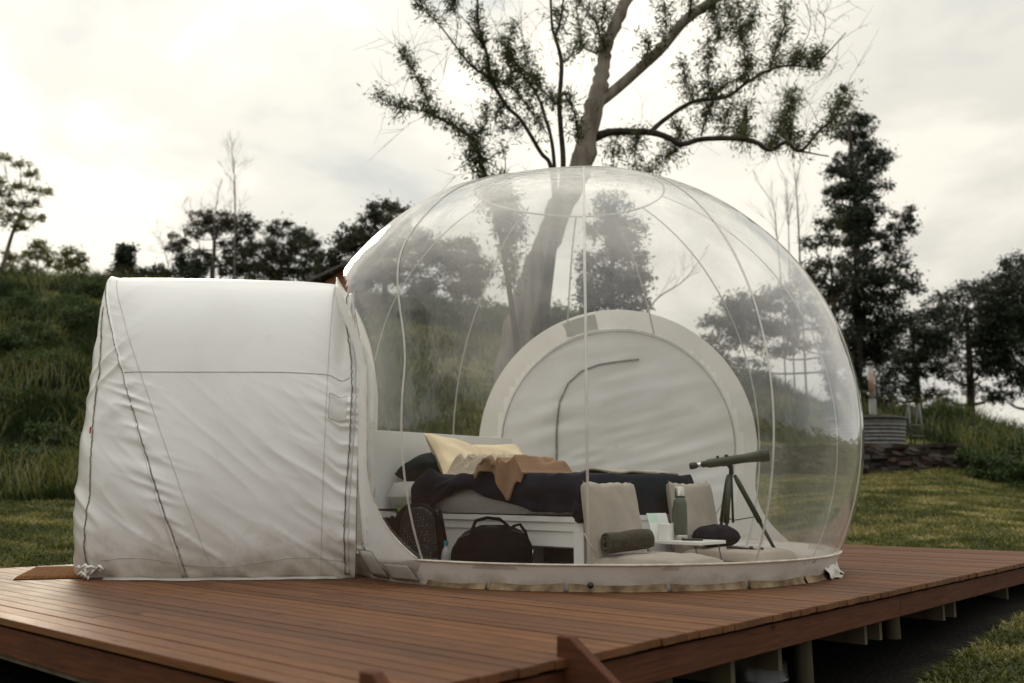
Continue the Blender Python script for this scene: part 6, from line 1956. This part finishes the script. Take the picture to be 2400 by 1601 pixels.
for (px_, py_, d, rx, ry) in ((60, 780, 24, 60, 34), (180, 800, 23, 44, 32), (110, 905, 19.5, 60, 34), (20, 1000, 17, 50, 34), (165, 1060, 16, 46, 34), (30, 870, 21, 46, 30), (200, 700, 27, 44, 26), (70, 1110, 15, 46, 26)):
    lb = ["dark shrub high on the left-hand bank", "dark shrub high on the bank beside the tunnel's top", "green shrub halfway up the left-hand bank", "low shrub near the foot of the bank by the edge of the photo",
          "low shrub at the foot of the bank beside the tunnel", "dark shrub halfway up the bank by the edge of the photo", "shrub just below the skyline beside the tunnel", "lowest shrub at the foot of the left-hand bank"][k]; k += 1
    zb_ = tz(P(px_, py_, d)[0], d)
    yb = py_
    c_ = P(px_, py_, d)
    # set the shrub on the slope
    sh = (c_[2] - zb_ - ry * pxm(d) * .5) / pxm(d)
    clump_tree("shrub", lb, d, (px_, yb + sh + 15), [(px_, yb + sh)], [(px_, yb + sh, rx, ry), (px_ - rx * .6, yb + sh + ry * .35, rx * .6, ry * .6), (px_ + rx * .6, yb + sh + ry * .3, rx * .6, ry * .6)],
               "leaf_shrub", "bark_dark", .09, .8, "shrubs on the left-hand bank", 4, "shrub", limbs_=False, depth_j=.5)

# more of the same scrub scattered over the left-hand bank
for i in range(16):
    d = random.uniform(15.5, 27); px_ = random.uniform(-20, 235); rx = random.uniform(26, 50) * 20 / d; ry = rx * random.uniform(.5, .75)
    x_ = P(px_, 800, d)[0]; zc_2 = tz(x_, d) + ry * pxm(d) * .45
    py_ = 800.5 - FPX * math.tan(math.atan((zc_2 - EYE) / d) - PITCH)
    clump_tree("shrub", "dark green scrub bush among the long grass of the left-hand bank", d, (px_, py_ + 12), [(px_, py_)], [(px_, py_, rx, ry), (px_ - rx * .7, py_ + ry * .3, rx * .6, ry * .6), (px_ + rx * .7, py_ + ry * .25, rx * .55, ry * .6)],
               "leaf_shrub", "bark_dark", .085, .7, "scrub bushes on the left-hand bank", 4, "shrub", limbs_=False, depth_j=.4)

# trees across the clearing, mirrored in the bubble
for i, (x_, y_, h_, w_, lb) in enumerate(((-13.5, -1.0, 7.5, 2.3, "rounded tree across the clearing, mirrored in the bubble over the bed"), (-17.5, 2.6, 9.5, 2.0, "tall tree across the clearing, mirrored beside the tunnel collar"), (-16, -6.5, 6.0, 2.6, "low tree across the clearing, mirrored beside the rear door"))):
    t = empty("clearing_tree", (x_, y_, 0), 0, lb, "tree", "trees mirrored in the bubble")
    g = tz(x_, y_) - .1
    MB().tube([(0, 0, g), (.15, .1, g + h_ * .35), (.1, 0, g + h_ * .7)], [.2, .15, .07], 8).build("trunk", M["bark_dark"], t, True)
    pos = []
    for _ in range(16):
        a_ = random.random() * 6.28; r_ = random.random() ** .6 * w_ * .75
        c_ = np.array((math.cos(a_) * r_, math.sin(a_) * r_, g + h_ * random.uniform(.45, .92)))
        pos.append(c_ + RNG.normal(size=(150, 3)) * w_ * np.array((.2, .2, .13)))
    pos = np.concatenate(pos); n = len(pos)
    crown_mesh("crown", pos, RNG.normal(size=(n, 3)), RNG.uniform(.16, .3, n), RNG.uniform(.08, .16, n), RNG.random(n), M["leaf_mid"], t)

# ================================================================ house on the hill
hs = empty("house", (0, 0, 0), 0, "pink rendered house with a dark overhanging roof behind the tent", "house")
dH = 24.0
w0, w1 = P(762, 672, dH), P(880, 655, dH + .15)
gA = tz(w0[0], dH) - .3
top0, top1 = P(758, 660, dH)[2], P(870, 610, dH)[2] - .6
dirw = (w1 - w0)[:2]; dirw /= np.linalg.norm(dirw); nb2 = np.array((-dirw[1], dirw[0]))
c4 = [w0[:2], w0[:2] + dirw * .62, w0[:2] + dirw * .62 + nb2 * 3, w0[:2] + nb2 * 3]
zt_ = [top0, top1 + .5, top1 + .5, top0]
V = [(*q_, gA) for q_ in c4] + [(*q_, z_) for q_, z_ in zip(c4, zt_)]
build("wall", V, [(0, 1, 5, 4), (1, 2, 6, 5), (2, 3, 7, 6), (3, 0, 4, 7), (4, 5, 6, 7)], M["terracotta"], hs, False)
r0, r1 = P(706, 668, dH - .5), P(838, 606, dH - .42)
rd = (r1 - r0); rl = np.linalg.norm(rd); rd /= rl
ex = r0 + rd * (rl + .35); back = np.array((*nb2, 0)) * 4.2
V = [r0, ex, ex + back, r0 + back]; V = np.array(V + [v_ + np.array((0, 0, .07)) for v_ in V])
roof = build("roof", V, [(3, 2, 1, 0), (4, 5, 6, 7), (0, 1, 5, 4), (1, 2, 6, 5), (2, 3, 7, 6), (3, 0, 4, 7)], M["roof"], hs, False)
for i in range(5):
    a_ = r0 + rd * (.16 + .34 * i) + np.array((0, 0, -.045)); b2_ = a_ + np.array((*nb2, 0)) * 1.0
    MB().tube([a_, b2_], .035, 4).build("rafter", M["timber_dark"], roof)
wl_ = w0 + np.array((*(dirw * .42), 0)) - np.array((*nb2, 0)) * .02
MB().box(((wl_[0]), (wl_[1]), (gA + top0) / 2 + .1), (.02, .02, top0 - gA + .25)).build("wall_joint", M["terracotta"], hs)

# ================================================================ stone wall and hot tub on the right
dW = 18.35
ws = empty("stone_wall", (0, 0, 0), 0, "low dry stone retaining wall of thin rusty brown slabs below the hot tub", "wall")
rock = bpy.data.materials.new("slab_stone"); rock.use_nodes = True
N_, L_ = rock.node_tree.nodes, rock.node_tree.links
b_ = N_["Principled BSDF"]; b_.inputs["Roughness"].default_value = .9
oi = N_.new("ShaderNodeObjectInfo"); rp = N_.new("ShaderNodeValToRGB")
cs = [(.0, (.012, .010, .008)), (.35, (.032, .021, .015)), (.6, (.060, .033, .020)), (.75, (.042, .037, .032)), (.92, (.10, .08, .065)), (1.0, (.055, .028, .017))]
rp.color_ramp.elements[0].color = (*cs[0][1], 1); rp.color_ramp.elements[1].color = (*cs[-1][1], 1)
for q_, c_ in cs[1:-1]:
    e = rp.color_ramp.elements.new(q_); e.color = (*c_, 1)
L_.new(oi.outputs["Random"], rp.inputs["Fac"])
tcn = N_.new("ShaderNodeTexCoord"); nn_ = N_.new("ShaderNodeTexNoise"); nn_.inputs["Scale"].default_value = 14; L_.new(tcn.outputs["Object"], nn_.inputs["Vector"])
hm = N_.new("ShaderNodeHueSaturation"); vr = N_.new("ShaderNodeMapRange"); vr.inputs["To Min"].default_value = .5; vr.inputs["To Max"].default_value = 1.4
L_.new(nn_.outputs["Fac"], vr.inputs["Value"]); L_.new(vr.outputs[0], hm.inputs["Value"]); L_.new(rp.outputs[0], hm.inputs["Color"]); L_.new(hm.outputs[0], b_.inputs["Base Color"])
bpn = N_.new("ShaderNodeBump"); bpn.inputs["Strength"].default_value = .6; bpn.inputs["Distance"].default_value = .02; L_.new(nn_.outputs["Fac"], bpn.inputs["Height"]); L_.new(bpn.outputs[0], b_.inputs["Normal"])
sm = []
for i in range(6):
    bm = bmesh.new(); bmesh.ops.create_cube(bm, size=1.0)
    bmesh.ops.subdivide_edges(bm, edges=[e_ for e_ in bm.edges if abs(e_.verts[0].co.x - e_.verts[1].co.x) > .5], cuts=1)
    for v_ in bm.verts:
        v_.co += Vector((random.uniform(-.08, .08), random.uniform(-.1, .1), random.uniform(-.16, .16)))
    me = bpy.data.meshes.new("stone"); bm.to_mesh(me); bm.free(); me.materials.append(rock); sm.append(me)
x0w, x1w = P(1768, 1110, dW)[0], P(2236, 1110, dW)[0]
for row in range(10):
    x_ = x0w + random.uniform(0, .1)
    end = x1w - .018 * row * random.uniform(.5, 1.2) * (10 - row) * .2
    while x_ < end:
        w_ = random.uniform(.13, .40); h_ = random.uniform(.055, .075)
        gz_ = tz(x_, dW - .35) - .02
        o = bpy.data.objects.new("stone", random.choice(sm)); link(o, ws)
        o.location = (x_ + w_ / 2, dW + .015 * row + random.uniform(-.05, .05), gz_ + .035 + row * .066 + random.uniform(-.008, .008))
        o.scale = (w_ * 1.0, random.uniform(.22, .32), h_); o.rotation_euler = (random.uniform(-.05, .05), random.uniform(-.05, .05), random.uniform(-.12, .12))
        x_ += w_ * random.uniform(.92, 1.02)
core = MB().box(((x0w + x1w) / 2 - .1, dW + .30, (tz((x0w + x1w) / 2, dW - .3) + .28)), (x1w - x0w - .3, .30, .56)).build("rubble_core", M["bed_dark"], ws)

dT = 19.6
tub = empty("hot_tub", (0, 0, 0), 0, "round corrugated steel hot tub on the stone terrace", "hot tub")
cx_ = P(2034, 1030, dT)[0]; gT = tz(cx_, dT)
zt0 = P(2060, 1050, dT)[2]; zt1 = P(2060, 986, dT)[2]
gT = min(gT, zt0)
pr_ = [(.05, zt0 - .1)]
hh_ = zt1 - zt0
for i in range(41):
    f = i / 40
    pr_.append((.70 + .07 * f + .012 * math.sin(f * 2 * math.pi * 9) * (f < .82), zt0 - .1 + (hh_ + .1) * f))
pr_ += [(.80, zt1), (.80, zt1 + .025), (.68, zt1 + .025), (.66, zt1 - .10), (.05, zt1 - .10)]
o = MB().lathe(pr_, (cx_, dT, 0), 48).build("tub_wall", M["galv"], tub, True); set_auto(o, 50)
o = MB().lathe([(.05, zt1 - .06), (.67, zt1 - .06), (.67, zt1 + .075), (.05, zt1 + .10)], (cx_ - .03, dT, 0), 40).build("lid", M["timber_raw"], tub, True); set_auto(o, 40)
MB().tube([(cx_ + .80 * math.cos(q_), dT + .80 * math.sin(q_), zt1 + .012) for q_ in np.linspace(0, 2 * math.pi, 49)], .022, 6, cap=False).build("rim", M["plastic_black"], tub, True)
fx = P(2047, 975, dT - .2)
fp = empty("flue_pipe", (fx[0], fx[1], 0), 0, "rust streaked metal flue pipe rising above the hot tub", "flue")
z0f, z1f, z2f = P(2047, 978, dT)[2], P(2047, 938, dT)[2], P(2047, 860, dT)[2]
MB().tube([(0, 0, z0f - .6), (0, 0, z1f)], .075, 16).build("lower_sleeve", M["galv"], fp, True)
MB().tube([(0, 0, z1f - .01), (0, 0, z2f)], .058, 16).build("upper_pipe", M["rust"], fp, True)
MB().lathe([(.01, 0), (.10, .0), (.03, .05), (.005, .06)], (0, 0, z2f + .04), 16).build("cowl", M["galv"], fp, True)
dC = 20.0
cc_ = P(2148, 1040, dC); gC = tz(cc_[0], dC)
lad = empty("step_ladder", (cc_[0], dC, gC), R(8), "silver folding steps standing in the grass beside the hot tub", "ladder")
hL = P(2148, 945, dC)[2] - gC
for sx in (-.12, .12):
    MB().tube([(sx * 1.25, -.05, 0), (sx, 0, hL)], .018, 6).build("rail", M["galv"], lad, True)
    MB().tube([(sx * 1.25, .35, 0), (sx, .05, hL * .9)], .015, 6).build("back_rail", M["galv"], lad, True)
for f in (.25, .5):
    MB().box((0, -.04, hL * f), (.27, .09, .025)).build("tread", M["galv"], lad)
for i in range(4):
    MB().box((-.085 + .057 * i, .0, hL * .84), (.018, .012, hL * .28)).build("slat", M["galv"], lad)
